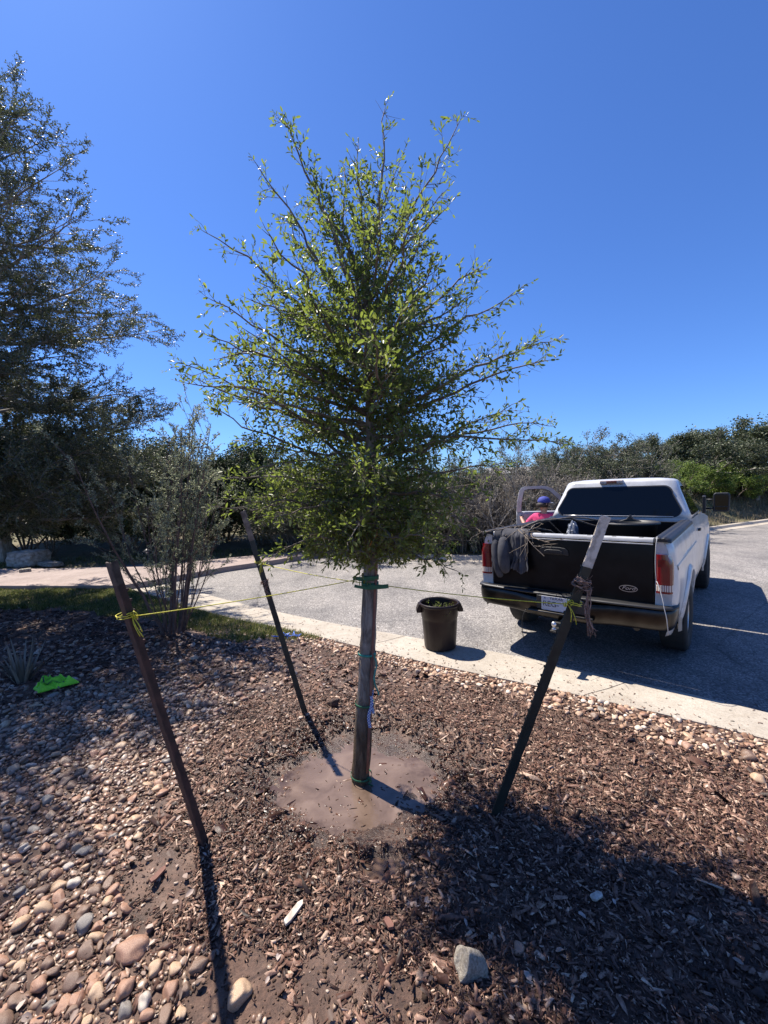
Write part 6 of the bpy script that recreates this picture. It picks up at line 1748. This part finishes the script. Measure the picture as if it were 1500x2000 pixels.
# hair and cap
mb = MB(); mb.lathe([(.0, .0), (.098, .0), (.100, .045), (.095, .075), (.06, .10), (0, .11)], 20, (0, 0, 0)); V = [hd_(p[0] * 1.07, p[1] * 1.12 - .034, p[2] + 1.605) for p in mb.v]; m2 = MB(); m2.add([p for p in V], mb.f, True); m2.build('hair', M['hair'], per)
mb = MB(); mb.lathe([(.102, .0), (.106, .03), (.098, .07), (.07, .105), (.03, .122), (0, .125)], 24); V = [hd_(p[0], p[1] * 1.1, p[2] + 1.690) for p in mb.v]; m2 = MB(); m2.add(V, mb.f, True); co = m2.build('cap', M['cap'], per, solid=.004)
br_ = [[hd_(x * (1 - .25 * f_), .085 + .095 * f_ - .5 * x * x * (2 + 3 * f_), 1.70 - .012 * f_ - 1.5 * x * x) for x in np.linspace(-.075, .075, 9)] for f_ in (0, .5, 1)]
mb = MB(); mb.grid(br_); mb.build('brim', M['cap_light'], co, solid=.006)
mb = MB(); mb.grid([[hd_(.108 * math.cos(a_), .118 * math.sin(a_), z) for a_ in np.linspace(R(195), R(245), 6)] for z in (1.70, 1.735)]); mb.build('pale_panel', M['cap_light'], co, solid=.004)

# ================================================================== SMALL THINGS
# lime shirt on the ground
c = G(103, 1350); o = empty("lime_safety_vest", (c[0], c[1], float(bed_z(c[0], c[1])) + .004)); tag(o, "crumpled lime green mesh vest lying on the dark mulch at left", 'vest')
rows = []
for i_ in range(44):
    row = []
    for j_ in range(34):
        u, v_ = i_ / 43 * 2 - 1, j_ / 33 * 2 - 1
        a_ = math.atan2(v_, u); r_ = max(abs(u), abs(v_)); R_ = r_ * (1 + .22 * math.sin(a_ * 3 + .6) + .10 * math.sin(a_ * 7))
        x, y = math.cos(a_) * R_ * .175, math.sin(a_) * R_ * .12
        wx, wy = x + .02 * float(vnoise(x, y, .07, 81)), y + .02 * float(vnoise(x, y, .07, 82))
        q1 = 1 - abs(float(vnoise(wx, wy * .6, .055, 83))); q2 = 1 - abs(float(vnoise(wx * .7 + wy, wy - wx, .045, 84))); q3 = float(vnoise(wx, wy, .10, 85))
        z = .006 + (.062 * q1 ** 3 + .040 * q2 ** 3 + .045 * max(0, q3) + .014) * (1 - r_ ** 5)
        row.append((x + .012 * math.sin(y * 40), y + .012 * math.sin(x * 35), z))
    rows.append(row)
mb = MB(); mb.grid(rows); mb.build('cloth', M['lime'], o, solid=.004, subsurf=1)
m2 = MB(); P = [tuple(np.array(rows[i_][14 + int(5 * math.sin(i_ * .25))]) + np.array([0, -.002, .008])) for i_ in range(6, 38, 2)]; flat_strip(m2, P, .014, .002, np.array([0, .4, 1])); m2.build('dark_binding', M['jeans'], o)
# blue scrap
c = G(568, 1252); rg = np.random.default_rng(9); W_ = Wood()
o = empty("blue_plastic_scrap", (c[0], c[1], float(bed_z(c[0], c[1])))); tag(o, "torn bright blue plastic scrap on the mulch at the end of the lawn", 'scrap')
for k in range(24):
    p = np.array([rg.normal(0, .11), rg.normal(0, .035), .018 + rg.uniform(0, .02)]); a_ = rg.uniform(0, 6.28); d = np.array([math.cos(a_), math.sin(a_), rg.normal(0, .4)]); W_.raw(*tube_arrays(np.array([p, p + d * .03, p + d * .05 + rg.normal(0, .01, 3)]), [.006, .008, .003], 4))
W_.build('shreds', M['blue_scrap'], o)
# dark clod by the trunk
V, F = stone_template(500, 3, .4); V = V * (1 + .18 * vnoise(V[:, 0] * 3, V[:, 1] * 3 + V[:, 2] * 2, 1.0, 8))[:, None]
o = link("earth_clod", np_mesh("earth_clod", V, F, True), M['soil']); c = G(652, 1388); o.location = (c[0], c[1], .07); o.scale = (.055, .05, .07); tag(o, "dark wet clod of earth on the mulch ring left of the trunk", 'clod')
# large wood splinters lying about
for k, (u, v_, L, az) in enumerate(((575, 1807, .13, 1.1), (310, 1730, .10, 1.3), (1165, 1765, .07, .4), (760, 1835, .06, 2.0))):
    c = G(u, v_); mb = MB(); mb.prism([(-L / 2, -.010), (-L * .3, -.016), (L * .35, -.012), (L / 2, .002), (L * .3, .014), (-L * .42, .012)], 2, 0, .012)
    o = mb.build("wood_splinter", M['post_tip'] if k % 2 == 0 else M['stake_wood'], bevel=.002); o.location = (c[0], c[1], float(bed_z(c[0], c[1])) + .018); o.rotation_euler = (.1, .12, az)
    tag(o, ("longest pale wood splinter on the mulch below the puddle", "reddish splinter lying on bare mud at lower left", "pale splinter in the tree's shadow at lower right", "small reddish splinter among the chips left of the pale rock")[k], 'splinter')
# limestone blocks far left
def block(u, v_, sz, label, seed, z0=0, name="limestone_block"):
    bm = bmesh.new(); bmesh.ops.create_cube(bm, size=2); bmesh.ops.subdivide_edges(bm, edges=bm.edges, cuts=7, use_grid_fill=True)
    V = np.array([q.co[:] for q in bm.verts]); F = np.array([[l.vert.index for l in f.loops] for f in bm.faces]); bm.free()
    rr = np.linalg.norm(V, axis=1, keepdims=True); V = V * (1 - .10 * (rr - 1)) ; V += .09 * np.stack([vnoise(V[:, 1] + seed, V[:, 2], .5, seed), vnoise(V[:, 0], V[:, 2] + seed, .5, seed + 1), vnoise(V[:, 0], V[:, 1] + V[:, 2], .5, seed + 2)], 1)
    o = link(name, np_mesh(name, V, F, True), M['limestone_big']); c = G(u, v_, z0); o.location = (c[0], c[1], z0 + sz[2] * .9); o.scale = sz; o.rotation_euler = (0, 0, seed); tag(o, label, 'rock'); return o
block(58, 1104, (.42, .32, .23), "squarish pale limestone block on the grass beyond the drive", 3, .06)
block(-4, 1098, (.24, .3, .50), "tall pale limestone block cut by the left edge of the view", 5, .06)
block(50, 1122, (.12, .09, .08), "small white stone at the near side of the squarish limestone block", 7, .06)
block(98, 1105, (.40, .16, .06), "flat pale stone slab right of the squarish limestone block", 9, .06)
# path light
c = G(272, 1112, .1); o = empty("path_light", (c[0], c[1] + .4, .08)); tag(o, "small black path light behind the rusty post's top, beyond the drive", 'path light')
mb = MB(); mb.tube([(0, 0, -.1), (0, 0, .38)], .012, 8); mb.build('stem', M['black_plastic'], o)
mb = MB(); mb.lathe([(0, .50), (.03, .49), (.11, .43), (.11, .42), (.0, .42)], 20); mb.build('hood', M['black_plastic'], o)
mb = MB(); mb.lathe([(.035, .38), (.04, .42)], 14); mb.build('lens', M['trim'], o)
# a house far off
c = A(1000, 925, 150); o = empty("distant_house", (c[0], c[1], c[2] - 6.5)); tag(o, "distant pale house whose roof line shows above the grey brush", 'house')
mb = MB(); mb.box((-9, -4, 0), (9, 4, 6.5)); mb.build('wall', M['house_wall'], o)
mb = MB(); mb.prism([(-5, 6.5), (5, 6.5), (0, 8.8)], 0, -9.8, 9.8); mb.build('roof', M['house_roof'], o)
mb = MB(); [mb.box((x - .6, -4.06, 3.6), (x + .6, -4.01, 5.2)) for x in (-6,)]; mb.build('window', M['glass'], o)
mb = MB(); [mb.box((x - .6, -4.06, 3.6), (x + .6, -4.01, 5.2)) for x in (2,)]; mb.build('window', M['glass'], o)
